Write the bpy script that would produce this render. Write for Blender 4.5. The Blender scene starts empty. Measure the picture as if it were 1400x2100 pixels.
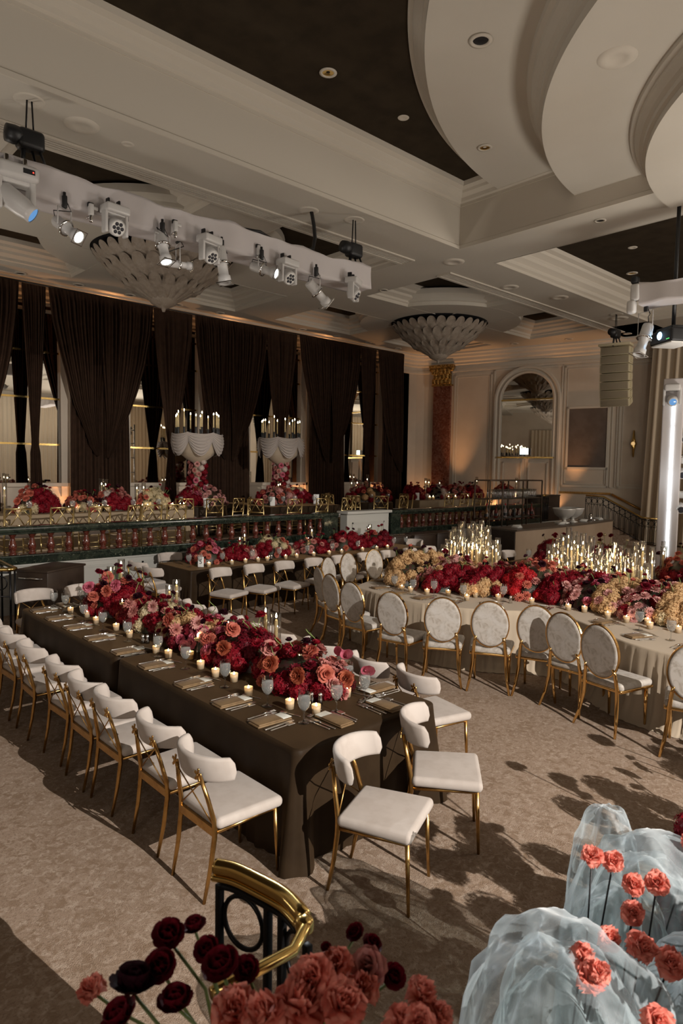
import bpy, math, random
from math import sin, cos, pi, radians, sqrt, atan2
from mathutils import Vector, Matrix, Euler
random.seed(7)
SC = bpy.context.scene
COL = SC.collection
# ---------------------------------------------------------------- camera
cd = bpy.data.cameras.new('camera'); cam = bpy.data.objects.new('camera', cd); COL.objects.link(cam)
cd.sensor_fit = 'VERTICAL'; cd.sensor_height = 36.0; cd.lens = 1355.0 * 36 / 2100
cd.clip_start = 0.05; cd.clip_end = 200
_r = Vector((0.73640829, -0.67634268, 0.01622983)); _u = Vector((0.03233132, 0.05914453, 0.99772572)); _f = Vector((0.67576439, 0.73420876, -0.06542157))
cam.matrix_world = Matrix(((_r.x, _u.x, -_f.x, 0), (_r.y, _u.y, -_f.y, 0), (_r.z, _u.z, -_f.z, 2.5), (0, 0, 0, 1)))
SC.camera = cam
cd.dof.use_dof = True; cd.dof.focus_distance = 7.0; cd.dof.aperture_fstop = 4.0
# ---------------------------------------------------------------- world, exposure, renderer quality
w = bpy.data.worlds.new('world'); SC.world = w; w.use_nodes = True
w.node_tree.nodes['Background'].inputs[0].default_value = (1.0, 0.88, 0.74, 1); w.node_tree.nodes['Background'].inputs[1].default_value = 0.10
vs = SC.view_settings
vs.view_transform = 'Standard'; vs.look = 'None'; vs.gamma = 1.0; vs.use_curve_mapping = False; vs.exposure = 0.12
cy = SC.cycles
cy.max_bounces = 7; cy.diffuse_bounces = 3; cy.glossy_bounces = 4; cy.transmission_bounces = 4; cy.transparent_max_bounces = 24
cy.sample_clamp_indirect = 3.0; cy.sample_clamp_direct = 0.0; cy.caustics_reflective = False; cy.caustics_refractive = False; cy.blur_glossy = 0.5
cy.use_adaptive_sampling = True; cy.adaptive_threshold = 0.02; cy.use_denoising = True; cy.use_light_tree = True
# ---------------------------------------------------------------- lights of the hall, with added fill lights
def lamp(name, kind, loc, power, col=(1, 1, 1), size=0.1, aim=None, spot=None, blend=0.3):
    l = bpy.data.lights.new(name, kind); l.energy = power; l.color = col
    o = bpy.data.objects.new(name, l); COL.objects.link(o); o.location = loc
    if kind == 'AREA': l.size = size
    else: l.shadow_soft_size = size
    if kind == 'SPOT': l.spot_size = radians(spot); l.spot_blend = blend
    if aim is not None: o.rotation_euler = (Vector(aim) - Vector(loc)).to_track_quat('-Z', 'Y').to_euler()
    return o
WARM = (1.0, 0.66, 0.38); COOL = (1.0, 0.95, 0.885); AMBER = (1.0, 0.48, 0.2)
# the white stage light behind the camera that throws the hard shadows over the carpet
lamp('stage_light_key', 'SPOT', (2.85, -7.2, 5.7), 7000, COOL, 0.018, (4.2, 4.3, 0.0), 55, 0.3)
# beams of the lit profile spotlights on the white truss
lamp('truss_beam', 'SPOT', (3.5, 8.80, 5.45), 1500, (0.90, 0.97, 1.0), 0.05, (2.35, 0.95, 0.8), 17, 0.7)
lamp('truss_beam', 'SPOT', (6.95, 8.80, 5.60), 900, (0.90, 0.97, 1.0), 0.05, (0.95, 1.1, 1.25), 9, 0.7)
# added unseen area lights that fill in ambient light on walls and ceiling
lamp('room_fill', 'AREA', (8.8, -8.4, 3.6), 170, (1.0, 0.92, 0.81), 4.6, (9.5, 6.0, 7.0))
lamp('room_fill', 'AREA', (-5.5, -2.0, 4.0), 130, (1.0, 0.92, 0.81), 3.6, (5.0, 9.0, 6.0))
lamp('room_fill', 'AREA', (19.2, -8.2, 4.4), 520, (1.0, 0.93, 0.84), 3.4, (19.5, 12.0, 5.0))
lamp('ceiling_fill', 'AREA', (11.5, 1.0, 1.0), 270, (1.0, 0.94, 0.86), 1.4, (11.0, 1.6, 7.2))  # added upward fill, brightens the ceiling tiers
lamp('ceiling_fill', 'AREA', (17.5, -5.0, 2.4), 220, (1.0, 0.93, 0.85), 2.4, (16.5, -3.0, 7.2))
lamp('hall_ceiling_fill', 'AREA', (-1.6, 6.0, 1.0), 120, (1.0, 0.94, 0.87), 1.2, (-0.8, 6.3, 7.2))  # added upward fill for the ceiling over truss and bays
lamp('hall_ceiling_fill', 'AREA', (0.0, 14.6, 1.6), 130, (1.0, 0.92, 0.82), 1.0, (1.6, 14.6, 7.2))
lamp('drape_fill', 'SPOT', (12.5, -3.0, 6.4), 550, (0.9, 0.96, 1.0), 0.2, (13.5, -9.7, 2.5), 110, 0.8)  # added spot, brightens the stage drape reflected in the mirrors
# amber uplights on the terrace
for x, y, e in ((21.35, 18.25, 45), (22.30, 15.40, 38), (22.88, 13.03, 38)):
    lamp('terrace_uplight', 'SPOT', (x, y, 0.85), e, AMBER, 0.05, (x + 0.28, y + 0.07, 2.6), 90, 0.8)
for x, y, e in ((21.6, 16.8, 420), (22.15, 14.4, 420), (22.8, 12.3, 300)):
    lamp('terrace_uplight', 'SPOT', (x, y, 0.9), e, AMBER, 0.05, (x + 0.15, y, 7.2), 46, 0.9)
for x in (4.6, 6.95, 11.15, 15.3, 19.35):
    lamp('curtain_uplight', 'SPOT', (x, 18.66, 0.9), 220, AMBER, 0.04, (x, 18.7, 7.0), 70, 0.8)
for x, y in ((4.0, 18.62), (8.0, 18.62), (12.0, 18.62), (16.0, 18.62)):
    lamp('cove_light', 'POINT', (x, y, 6.95), 13, AMBER, 0.05)
# ---------------------------------------------------------------- helpers
class MB:
    def __init__(s): s.v = []; s.f = []; s.sm = []
    def add(s, vs, fs, smooth=False, mx=None):
        b = len(s.v)
        if mx is not None: vs = [tuple(mx @ Vector(p)) for p in vs]
        s.v.extend(vs); s.f.extend([tuple(i + b for i in f) for f in fs]); s.sm.extend([smooth] * len(fs)); return s
    def box(s, x0, x1, y0, y1, z0, z1, mx=None):
        return s.add([(x0, y0, z0), (x1, y0, z0), (x1, y1, z0), (x0, y1, z0), (x0, y0, z1), (x1, y0, z1), (x1, y1, z1), (x0, y1, z1)],
              [(0, 3, 2, 1), (4, 5, 6, 7), (0, 1, 5, 4), (1, 2, 6, 5), (2, 3, 7, 6), (3, 0, 4, 7)], False, mx)
    def cbox(s, c, d, mx=None): return s.box(c[0] - d[0] / 2, c[0] + d[0] / 2, c[1] - d[1] / 2, c[1] + d[1] / 2, c[2] - d[2] / 2, c[2] + d[2] / 2, mx)
    def rbox(s, c, d, r, n=4, mx=None, fn=None):
        vs = []; fs = []; h = [d[i] / 2 for i in range(3)]
        def P(p):
            q = [max(-h[i] + r, min(h[i] - r, p[i] * h[i])) for i in range(3)]
            # spread samples: edge bands near the corners
            dd = Vector([p[i] * h[i] - q[i] for i in range(3)])
            if dd.length > 1e-9: dd = dd.normalized() * r
            o = Vector(q) + dd
            if fn: o = Vector(fn(o))
            return (o.x + c[0], o.y + c[1], o.z + c[2])
        ts = []
        for ax in range(3):
            rr = min(0.95, r / h[ax]); m = [-1 + rr * (1 - math.tan((1 - k / n) * pi / 4)) for k in range(n + 1)]
            t = m + [0.0] + [-x for x in reversed(m)]; ts.append(t)
        for ax in range(3):
            a, b = (ax + 1) % 3, (ax + 2) % 3
            for sg in (-1, 1):
                base = len(vs); A, B = ts[a], ts[b]
                for u in A:
                    for v in B:
                        p = [0, 0, 0]; p[ax] = sg; p[a] = u; p[b] = v; vs.append(P(p))
                nb = len(B)
                for i in range(len(A) - 1):
                    for j in range(nb - 1):
                        q = (base + i * nb + j, base + (i + 1) * nb + j, base + (i + 1) * nb + j + 1, base + i * nb + j + 1)
                        fs.append(q if sg > 0 else q[::-1])
        return s.add(vs, fs, True, mx)
    def tube(s, pts, r, seg=8, closed=False, cap=True, mx=None):
        pts = [Vector(p) for p in pts]; n = len(pts); rs = r if isinstance(r, (list, tuple)) else [r] * n
        vs = []; fs = []; up = None
        for i in range(n):
            if closed: t = pts[(i + 1) % n] - pts[i - 1]
            else: t = pts[min(i + 1, n - 1)] - pts[max(i - 1, 0)]
            t.normalize()
            if up is None: up = Vector((0, 0, 1)) if abs(t.z) < 0.9 else Vector((1, 0, 0))
            a = t.cross(up)
            if a.length < 1e-6: a = t.cross(Vector((0, 1, 0)))
            a.normalize(); b = a.cross(t).normalized(); up = b
            for k in range(seg):
                q = 2 * pi * k / seg; vs.append(tuple(pts[i] + a * (cos(q) * rs[i]) + b * (sin(q) * rs[i])))
        for i in range(n if closed else n - 1):
            j = (i + 1) % n
            for k in range(seg): fs.append((i * seg + k, i * seg + (k + 1) % seg, j * seg + (k + 1) % seg, j * seg + k))
        if cap and not closed: fs.append(tuple(range(seg - 1, -1, -1))); fs.append(tuple((n - 1) * seg + k for k in range(seg)))
        return s.add(vs, fs, True, mx)
    def lathe(s, prof, seg=20, c=(0, 0, 0), smooth=True, mx=None, sx=1, sy=1):
        vs = []; fs = []; n = len(prof)
        for r, z in prof:
            for k in range(seg): a = 2 * pi * k / seg; vs.append((c[0] + r * cos(a) * sx, c[1] + r * sin(a) * sy, c[2] + z))
        for i in range(n - 1):
            for k in range(seg): fs.append((i * seg + k, i * seg + (k + 1) % seg, (i + 1) * seg + (k + 1) % seg, (i + 1) * seg + k))
        if prof[0][0] > 1e-6 and False: pass
        return s.add(vs, fs, smooth, mx)
    def disc(s, r, z, seg=20, c=(0, 0), flip=False):
        vs = [(c[0] + r * cos(2 * pi * k / seg), c[1] + r * sin(2 * pi * k / seg), z) for k in range(seg)]
        return s.add(vs, [tuple(range(seg))[::-1] if flip else tuple(range(seg))])
    def grid(s, rows, smooth=True, closeu=False, mx=None):
        n = len(rows); m = len(rows[0]); vs = [p for r in rows for p in r]; fs = []
        for i in range(n - 1):
            for j in range(m if closeu else m - 1): fs.append((i * m + j, i * m + (j + 1) % m, (i + 1) * m + (j + 1) % m, (i + 1) * m + j))
        return s.add(vs, fs, smooth, mx)
    def prism(s, poly, z0, z1, mx=None):
        n = len(poly); a = sum(poly[i][0] * poly[(i + 1) % n][1] - poly[(i + 1) % n][0] * poly[i][1] for i in range(n))
        if a < 0: poly = poly[::-1]
        vs = [(x, y, z0) for x, y in poly] + [(x, y, z1) for x, y in poly]
        fs = [tuple(range(n))[::-1], tuple(range(n, 2 * n))] + [(i, (i + 1) % n, n + (i + 1) % n, n + i) for i in range(n)]
        return s.add(vs, fs, False, mx)
    def sweep(s, path, prof, closed=False, smooth=False):
        # path: plan points; prof: (offset to the left of the path, z)
        n = len(path); rows = []
        for i in range(n):
            p = Vector(path[i]).to_2d()
            d0 = d1 = None
            if closed or i > 0: d0 = (p - Vector(path[i - 1]).to_2d()).normalized()
            if closed or i < n - 1: d1 = (Vector(path[(i + 1) % n]).to_2d() - p).normalized()
            d0 = d0 or d1; d1 = d1 or d0
            n0 = Vector((-d0.y, d0.x)); n1 = Vector((-d1.y, d1.x)); m = (n0 + n1).normalized(); k = 1 / max(0.3, m.dot(n0))
            rows.append([(p.x + m.x * o * k, p.y + m.y * o * k, z) for o, z in prof])
        if closed: rows.append(rows[0])
        return s.grid(rows, smooth)
    def mesh(s, name, mat):
        me = bpy.data.meshes.new(name); me.from_pydata([tuple(p) for p in s.v], [], s.f)
        me.polygons.foreach_set('use_smooth', s.sm); me.materials.append(mat); me.update(); return me
    def build(s, name, mat, parent=None):
        return link(name, s.mesh(name, mat), parent)
def link(name, me, parent=None, loc=(0, 0, 0), rot=None, scale=None):
    o = bpy.data.objects.new(name, me); COL.objects.link(o); o.location = loc
    if rot is not None: o.rotation_euler = rot
    if scale is not None: o.scale = (scale,) * 3 if isinstance(scale, (int, float)) else scale
    if parent is not None: o.parent = parent
    return o
def tag(o, label, cat, group=None, kind=None):
    o['label'] = label; o['category'] = cat
    if group: o['group'] = group
    if kind: o['kind'] = kind
    return o
def thing(name, label, cat, loc=(0, 0, 0), rz=0, group=None):
    o = bpy.data.objects.new(name, None); COL.objects.link(o); o.empty_display_size = 0.1
    o.location = loc; o.rotation_euler = (0, 0, rz); return tag(o, label, cat, group)
def struct(name, m, mat):
    o = m.build(name, mat); o['kind'] = 'structure'; return o
def dup(o, parent=None):
    c = o.copy(); COL.objects.link(c)
    if parent is not None: c.parent = parent
    for ch in list(o.children): dup(ch, c)
    return c
def place(o, loc, rz=0, label=None, group=None, fresh=False):
    c = o if fresh else dup(o)
    c.location = loc; c.rotation_euler = (0, 0, rz)
    if label: c['label'] = label
    if group: c['group'] = group
    return c
ORD = ['', 'first', 'second', 'third', 'fourth', 'fifth', 'sixth', 'seventh', 'eighth', 'ninth', 'tenth', 'eleventh', 'twelfth', 'thirteenth', 'fourteenth', 'fifteenth', 'sixteenth', 'seventeenth', 'eighteenth', 'nineteenth', 'twentieth']
def T(x, y, z): return Matrix.Translation((x, y, z))
def RX(a): return Matrix.Rotation(a, 4, 'X')
def RY(a): return Matrix.Rotation(a, 4, 'Y')
def RZ(a): return Matrix.Rotation(a, 4, 'Z')
# ---------------------------------------------------------------- materials
def mat(name, col, rough=0.6, metal=0.0, sheen=0.0, stint=None, noise=None, bump=None, wave=None, emit=None, spec=None, trans=0.0, vor=None, coord='Object', alpha=None):
    m = bpy.data.materials.new(name); m.use_nodes = True; nt = m.node_tree; N = nt.nodes; L = nt.links
    b = N['Principled BSDF']; b.inputs['Base Color'].default_value = (*col, 1); b.inputs['Roughness'].default_value = rough; b.inputs['Metallic'].default_value = metal
    if sheen: b.inputs['Sheen Weight'].default_value = sheen; b.inputs['Sheen Roughness'].default_value = 0.35; b.inputs['Sheen Tint'].default_value = (*(stint or (1, 1, 1)), 1)
    if spec is not None: b.inputs['Specular IOR Level'].default_value = spec
    if emit: b.inputs['Emission Color'].default_value = (*emit[0], 1); b.inputs['Emission Strength'].default_value = emit[1]; m.cycles.emission_sampling = 'NONE'
    tc = N.new('ShaderNodeTexCoord')
    def nz(scale, detail=4, kind='noise', dist=0):
        if kind == 'noise': t = N.new('ShaderNodeTexNoise'); t.inputs['Detail'].default_value = detail; t.inputs['Distortion'].default_value = dist
        elif kind == 'vor': t = N.new('ShaderNodeTexVoronoi')
        t.inputs['Scale'].default_value = scale; L.new(tc.outputs[coord], t.inputs['Vector']); return t
    if noise:   # list of (scale, colour, low, high[, distortion])
        prev = None
        for nn in noise:
            sc, c2, lo, hi = nn[:4]; t = nz(sc, 5, 'noise', nn[4] if len(nn) > 4 else 0)
            mr = N.new('ShaderNodeMapRange'); mr.inputs[1].default_value = lo; mr.inputs[2].default_value = hi; L.new(t.outputs[0], mr.inputs[0])
            mx = N.new('ShaderNodeMix'); mx.data_type = 'RGBA'; L.new(mr.outputs[0], mx.inputs[0])
            if prev is None: mx.inputs[6].default_value = (*col, 1)
            else: L.new(prev, mx.inputs[6])
            mx.inputs[7].default_value = (*c2, 1); prev = mx.outputs[2]
        L.new(prev, b.inputs['Base Color'])
    if bump:
        t = nz(bump[0], 6); bp = N.new('ShaderNodeBump'); bp.inputs['Strength'].default_value = bump[1]; bp.inputs['Distance'].default_value = bump[2] if len(bump) > 2 else 0.01
        L.new(t.outputs[0], bp.inputs['Height']); L.new(bp.outputs[0], b.inputs['Normal'])
    if trans:
        tr = N.new('ShaderNodeBsdfTranslucent'); tr.inputs[0].default_value = (*col, 1); ms = N.new('ShaderNodeMixShader'); ms.inputs[0].default_value = trans
        L.new(b.outputs[0], ms.inputs[1]); L.new(tr.outputs[0], ms.inputs[2]); L.new(ms.outputs[0], N['Material Output'].inputs[0])
    return m
def glassmat(name, tint=(0.97, 0.97, 0.97), refl=0.55, rough=0.02, base=0.03, milky=False):
    m = bpy.data.materials.new(name); m.use_nodes = True; nt = m.node_tree; N = nt.nodes; L = nt.links
    N.remove(N['Principled BSDF']); t = N.new('ShaderNodeBsdfTransparent'); t.inputs[0].default_value = (*tint, 1)
    g = N.new('ShaderNodeBsdfDiffuse' if milky else 'ShaderNodeBsdfGlossy'); g.inputs['Roughness'].default_value = rough
    if milky: g.inputs[0].default_value = (0.72, 0.70, 0.67, 1)
    lw = N.new('ShaderNodeLayerWeight'); lw.inputs[0].default_value = 0.35
    mr = N.new('ShaderNodeMapRange'); mr.inputs[3].default_value = base; mr.inputs[4].default_value = refl; L.new(lw.outputs['Facing'], mr.inputs[0])
    pw = N.new('ShaderNodeMath'); pw.operation = 'POWER'; pw.inputs[1].default_value = 1.6; L.new(mr.outputs[0], pw.inputs[0])
    ms = N.new('ShaderNodeMixShader'); L.new(pw.outputs[0], ms.inputs[0]); L.new(t.outputs[0], ms.inputs[1]); L.new(g.outputs[0], ms.inputs[2])
    L.new(ms.outputs[0], N['Material Output'].inputs[0]); return m
M = {}
M['carpet'] = mat('carpet', (0.40, 0.29, 0.215), 0.95, noise=[(1.3, (0.35, 0.25, 0.18), 0.42, 0.62), (8, (0.30, 0.205, 0.14), 0.48, 0.62, 1.5), (22, (0.50, 0.385, 0.30), 0.48, 0.68, 1.0), (70, (0.26, 0.18, 0.125), 0.52, 0.7)], bump=(160, 0.7, 0.01), spec=0.1)
M['plaster'] = mat('ceiling_plaster', (0.54, 0.495, 0.425), 0.8, noise=[(0.7, (0.51, 0.465, 0.395), 0.35, 0.7)], spec=0.2)
M['moulding'] = mat('moulding_plaster', (0.58, 0.525, 0.445), 0.7, spec=0.25)
M['wallpaint'] = mat('wall_paint', (0.62, 0.53, 0.43), 0.75, noise=[(1.1, (0.57, 0.48, 0.385), 0.4, 0.65)], spec=0.2)
M['darkceil'] = mat('dark_ceiling_fabric', (0.038, 0.027, 0.016), 0.9, noise=[(3, (0.028, 0.02, 0.012), 0.4, 0.65)], bump=(60, 0.2), spec=0.1)
M['white_panel'] = mat('white_panelling', (0.40, 0.385, 0.35), 0.6, spec=0.3)
M['curtain'] = mat('brown_curtain_velvet', (0.038, 0.019, 0.011), 0.85, noise=[(6, (0.03, 0.015, 0.0085), 0.4, 0.6)], spec=0.15)
M['curtain_lining'] = mat('amber_curtain_lining', (0.42, 0.2, 0.09), 0.8)
M['cream_drape'] = mat('cream_drape', (0.62, 0.51, 0.38), 0.85, sheen=0.1, spec=0.1)
M['mirror'] = mat('mirror_glass', (0.80, 0.78, 0.73), 0.015, 1.0)
M['gold'] = mat('brushed_gold', (0.62, 0.37, 0.13), 0.3, 1.0, noise=[(18, (0.5, 0.28, 0.09), 0.45, 0.65)])
M['polgold'] = mat('polished_gold', (0.86, 0.55, 0.22), 0.12, 1.0)
M['brass'] = mat('brass', (0.80, 0.56, 0.20), 0.16, 1.0)
M['chiavari'] = mat('pale_gold_frame', (0.62, 0.47, 0.22), 0.32, 1.0)
M['pilaster_marble'] = mat('mottled_red_marble', (0.15, 0.05, 0.03), 0.2, noise=[(5, (0.22, 0.10, 0.07), 0.45, 0.62, 1.5), (16, (0.36, 0.24, 0.18), 0.6, 0.72, 2.0), (9, (0.07, 0.02, 0.012), 0.55, 0.7, 1.0)])
M['green_marble'] = mat('green_marble', (0.010, 0.015, 0.011), 0.14, noise=[(5, (0.024, 0.032, 0.022), 0.45, 0.6, 1.5), (14, (0.12, 0.12, 0.085), 0.6, 0.72, 2.5)])
M['red_marble'] = mat('red_marble', (0.07, 0.014, 0.009), 0.15, noise=[(9, (0.12, 0.03, 0.017), 0.42, 0.6, 1.2), (22, (0.36, 0.22, 0.17), 0.62, 0.72, 2.0)])
M['iron'] = mat('black_iron', (0.012, 0.011, 0.012), 0.4, 0.6)
M['darkwood'] = mat('dark_wood', (0.028, 0.017, 0.012), 0.35, noise=[(4, (0.04, 0.026, 0.018), 0.4, 0.65)])
M['brown_cloth'] = mat('brown_velvet_cloth', (0.033, 0.0195, 0.0098), 0.55, sheen=0.22, stint=(0.70, 0.42, 0.20), noise=[(5, (0.026, 0.015, 0.0075), 0.42, 0.62)], spec=0.12)
M['cream_cloth'] = mat('cream_pleated_cloth', (0.50, 0.40, 0.295), 0.8, sheen=0.15, spec=0.15)
M['terrace_cloth'] = mat('terrace_cream_cloth', (0.33, 0.25, 0.165), 0.8, spec=0.15)
M['swag'] = mat('swagged_cream_fabric', (0.44, 0.385, 0.35), 0.75, spec=0.15)
M['velvet'] = mat('cream_velvet', (0.54, 0.47, 0.42), 0.75, sheen=0.2, noise=[(9, (0.49, 0.42, 0.37), 0.42, 0.62)], spec=0.15)
M['ovalvelvet'] = mat('crushed_velvet', (0.50, 0.45, 0.40), 0.6, sheen=0.25, noise=[(12, (0.38, 0.33, 0.28), 0.45, 0.6, 1.5), (5, (0.54, 0.50, 0.46), 0.5, 0.7, 1.0)], spec=0.2)
M['trusswrap'] = mat('white_truss_wrap', (0.62, 0.575, 0.565), 0.75, spec=0.2)
M['white_metal'] = mat('white_metal', (0.62, 0.60, 0.58), 0.35, spec=0.5)
M['black'] = mat('black_plastic', (0.012, 0.012, 0.013), 0.45)
M['chrome'] = mat('chrome', (0.75, 0.75, 0.75), 0.12, 1.0)
M['satin'] = mat('satin_silver', (0.72, 0.70, 0.66), 0.4, 0.35)
M['silver'] = mat('silver_cutlery', (0.86, 0.84, 0.81), 0.28, 1.0)
M['lens_on'] = mat('lit_lens', (1, 1, 1), 0.3, emit=((0.86, 0.97, 1.0), 22.0))
M['lens_blue'] = mat('blue_lens', (0.05, 0.1, 0.2), 0.05, emit=((0.2, 0.5, 1.0), 0.5))
M['lens_off'] = mat('dark_lens', (0.05, 0.05, 0.06), 0.06)
M['led'] = mat('white_led_strip', (1, 1, 1), 0.5, emit=((0.84, 0.95, 1.0), 7.0))
M['proj_lens'] = mat('projector_beam_lens', (1, 1, 1), 0.3, emit=((0.35, 0.65, 1.0), 14.0))
M['exit'] = mat('exit_sign_face', (0.8, 0.95, 0.95), 0.4, emit=((0.75, 1.0, 1.0), 2.6))
M['alabaster'] = mat('alabaster', (0.34, 0.285, 0.23), 0.5, noise=[(5, (0.27, 0.22, 0.175), 0.4, 0.65, 1.0), (24, (0.40, 0.35, 0.29), 0.55, 0.75)], bump=(25, 0.25))
M['beige'] = mat('beige_speaker', (0.58, 0.50, 0.33), 0.6)
M['grille'] = mat('speaker_grille', (0.30, 0.245, 0.165), 0.8, bump=(300, 0.4))
M['art'] = mat('brown_fabric_panel', (0.14, 0.108, 0.09), 0.9, noise=[(2.5, (0.11, 0.083, 0.068), 0.4, 0.65)], bump=(200, 0.2))
M['gold_leaf'] = mat('gilded_plaster', (0.6, 0.38, 0.12), 0.35, 0.9, noise=[(14, (0.2, 0.11, 0.03), 0.45, 0.6)], bump=(30, 0.6, 0.03))
M['glass'] = glassmat('clear_glass', (0.94, 0.95, 0.95), 0.95, 0.06, 0.16)
M['hglass'] = glassmat('hurricane_glass', (0.97, 0.965, 0.95), 0.92, 0.12, 0.16)
M['water'] = glassmat('water', (0.86, 0.86, 0.85), 0.62, 0.5, 0.36, True)
M['frosted'] = mat('frosted_glass', (0.80, 0.68, 0.50), 0.35, trans=0.6)
M['wax'] = mat('ivory_wax', (0.86, 0.74, 0.46), 0.45, trans=0.45)
M['taper'] = mat('ivory_taper_wax', (0.90, 0.74, 0.42), 0.4, trans=0.35)
M['flame'] = mat('flame', (1, 0.8, 0.4), 0.5, emit=((1.0, 0.80, 0.48), 40.0))
M['napkin'] = mat('brown_napkin', (0.22, 0.135, 0.06), 0.6, sheen=0.1, noise=[(14, (0.17, 0.10, 0.043), 0.42, 0.6)])
M['card'] = mat('menu_card', (0.78, 0.77, 0.70), 0.6)
M['paper'] = mat('white_paper', (0.8, 0.78, 0.74), 0.7)
M['ink'] = mat('black_ink', (0.02, 0.02, 0.02), 0.6)
M['bar_front'] = mat('bar_veneer', (0.40, 0.30, 0.215), 0.5, noise=[(1.5, (0.36, 0.265, 0.185), 0.4, 0.65)])
M['bar_top'] = mat('bar_top', (0.10, 0.075, 0.055), 0.3)
M['shelf_metal'] = mat('dark_bronze', (0.09, 0.065, 0.045), 0.4, 0.7)
M['organza'] = None
def fl(name, c, c2, tr=0.25): M[name] = mat(name, c, 0.55, noise=[(26, c2, 0.42, 0.62)], trans=tr, spec=0.25)
fl('crimson', (0.26, 0.006, 0.016), (0.16, 0.002, 0.01)); fl('burgundy', (0.17, 0.006, 0.016), (0.09, 0.003, 0.009)); fl('maroon', (0.035, 0.004, 0.010), (0.018, 0.002, 0.006))
fl('coral', (0.60, 0.18, 0.12), (0.46, 0.10, 0.07)); fl('rust', (0.47, 0.125, 0.065), (0.35, 0.08, 0.04)); fl('dusty', (0.60, 0.26, 0.22), (0.45, 0.15, 0.14))
fl('pink', (0.66, 0.19, 0.25), (0.48, 0.09, 0.15)); fl('blush', (0.70, 0.38, 0.34), (0.56, 0.25, 0.23)); fl('gold_bloom', (0.68, 0.45, 0.23), (0.54, 0.32, 0.15)); fl('cream_bloom', (0.66, 0.56, 0.36), (0.52, 0.40, 0.22))
fl('pale_bloom', (0.72, 0.62, 0.55), (0.62, 0.48, 0.42)); fl('red', (0.50, 0.016, 0.022), (0.34, 0.008, 0.014)); fl('salmon', (0.90, 0.34, 0.26), (0.72, 0.19, 0.14), 0.4)
M['leaf'] = mat('dark_leaf', (0.022, 0.03, 0.012), 0.5, noise=[(20, (0.05, 0.012, 0.012), 0.45, 0.6)])
M['stem'] = mat('green_stem', (0.16, 0.22, 0.06), 0.5)
# ================================================================= SETTING
ZC = 7.3; YB = 11.6; ZM = 0.7; YW = 18.9
struct('floor', MB().box(-9, 27, -10, 12.5, -0.1, 0), M['carpet'])
struct('floor_terrace', MB().box(-9, 27, YB + 0.1, 19.3, 0, ZM), M['carpet'])
# back wall line, running from the column towards the stage
B0 = Vector((21.9, 18.2)); DV = Vector((0.2425, -0.970)); NV = Vector((-0.970, -0.2425))
def wb(s, z, off=0.0): p = B0 + DV * s + NV * off; return Vector((p.x, p.y, z))
WBM = Matrix(((DV.x, NV.x, 0, B0.x), (DV.y, NV.y, 0, B0.y), (0, 0, 1, 0), (0, 0, 0, 1)))   # local (s, off, z)
m = MB(); m.box(-9, 21.25, YW, YW + 0.2, 0, 8.0); struct('wall_far', m, M['wallpaint'])
p0 = [(20.0, YW), (21.15, YW), (21.5, 18.78), (21.75, 18.55), (21.9, 18.2)]; eb = B0 + DV * 28
m = MB(); m.sweep(p0 + [tuple(eb)], [(0, 0), (0, 8.0)]); m.sweep([(x + 0.3, y + 0.1) for x, y in p0] + [tuple(eb + Vector((0.3, 0.1)))], [(0, 0), (0, 8.0)]); struct('wall_back', m, M['wallpaint'])
# cornice of the back wall (to the right of the path is the room)
cor = [(0, 6.55), (-0.05, 6.57), (-0.05, 6.64), (-0.02, 6.68), (-0.02, 6.82), (-0.12, 6.86), (-0.12, 6.93), (-0.22, 6.98), (-0.24, 7.08), (-0.34, 7.12), (-0.36, 7.2), (-0.44, 7.24), (-0.44, 7.3)]
m = MB(); m.sweep(p0 + [tuple(eb)], cor); struct('trim_1', m, M['moulding'])
m = MB(); m.sweep([(-9, YW), (20.0, YW)], cor); struct('trim_2', m, M['moulding'])
def frame(m, s0, s1, z0, z1, w=0.07, d=0.035, o=0.0):
    for a in ((s0, s1, z0, z0 + w), (s0, s1, z1 - w, z1), (s0, s0 + w, z0, z1), (s1 - w, s1, z0, z1)): m.box(a[0], a[1], o, o + d, a[2], a[3], WBM)
m = MB()
for s0, s1, z0, z1 in ((0.98, 2.62, 0.95, 6.45), (5.45, 7.15, 1.95, 6.5), (7.45, 11.5, 1.95, 6.5), (-0.0, 0.0, 0, 0)):
    if s1 > s0: frame(m, s0, s1, z0, z1); frame(m, s0 + 0.11, s1 - 0.11, z0 + 0.11, z1 - 0.11, 0.03, 0.02)
frame(m, 2.68, 5.42, 0.72, 6.55, 0.06, 0.03); frame(m, 7.2, 7.4, 1.95, 6.5, 0.03, 0.03)
m.box(5.4, 7.2, 0, 0.05, 0.72, 0.95, WBM)
struct('trim_3', m, M['moulding'])
m = MB(); m.box(5.42, 7.26, 0, 0.06, 1.70, 1.78, WBM); struct('trim_4', m, M['gold'])
m = MB(); m.tube([wb(7.3, 1.72, 0.04), wb(8.6, 1.06, 0.04)], 0.045, 8); struct('trim_5', m, M['gold'])
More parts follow.
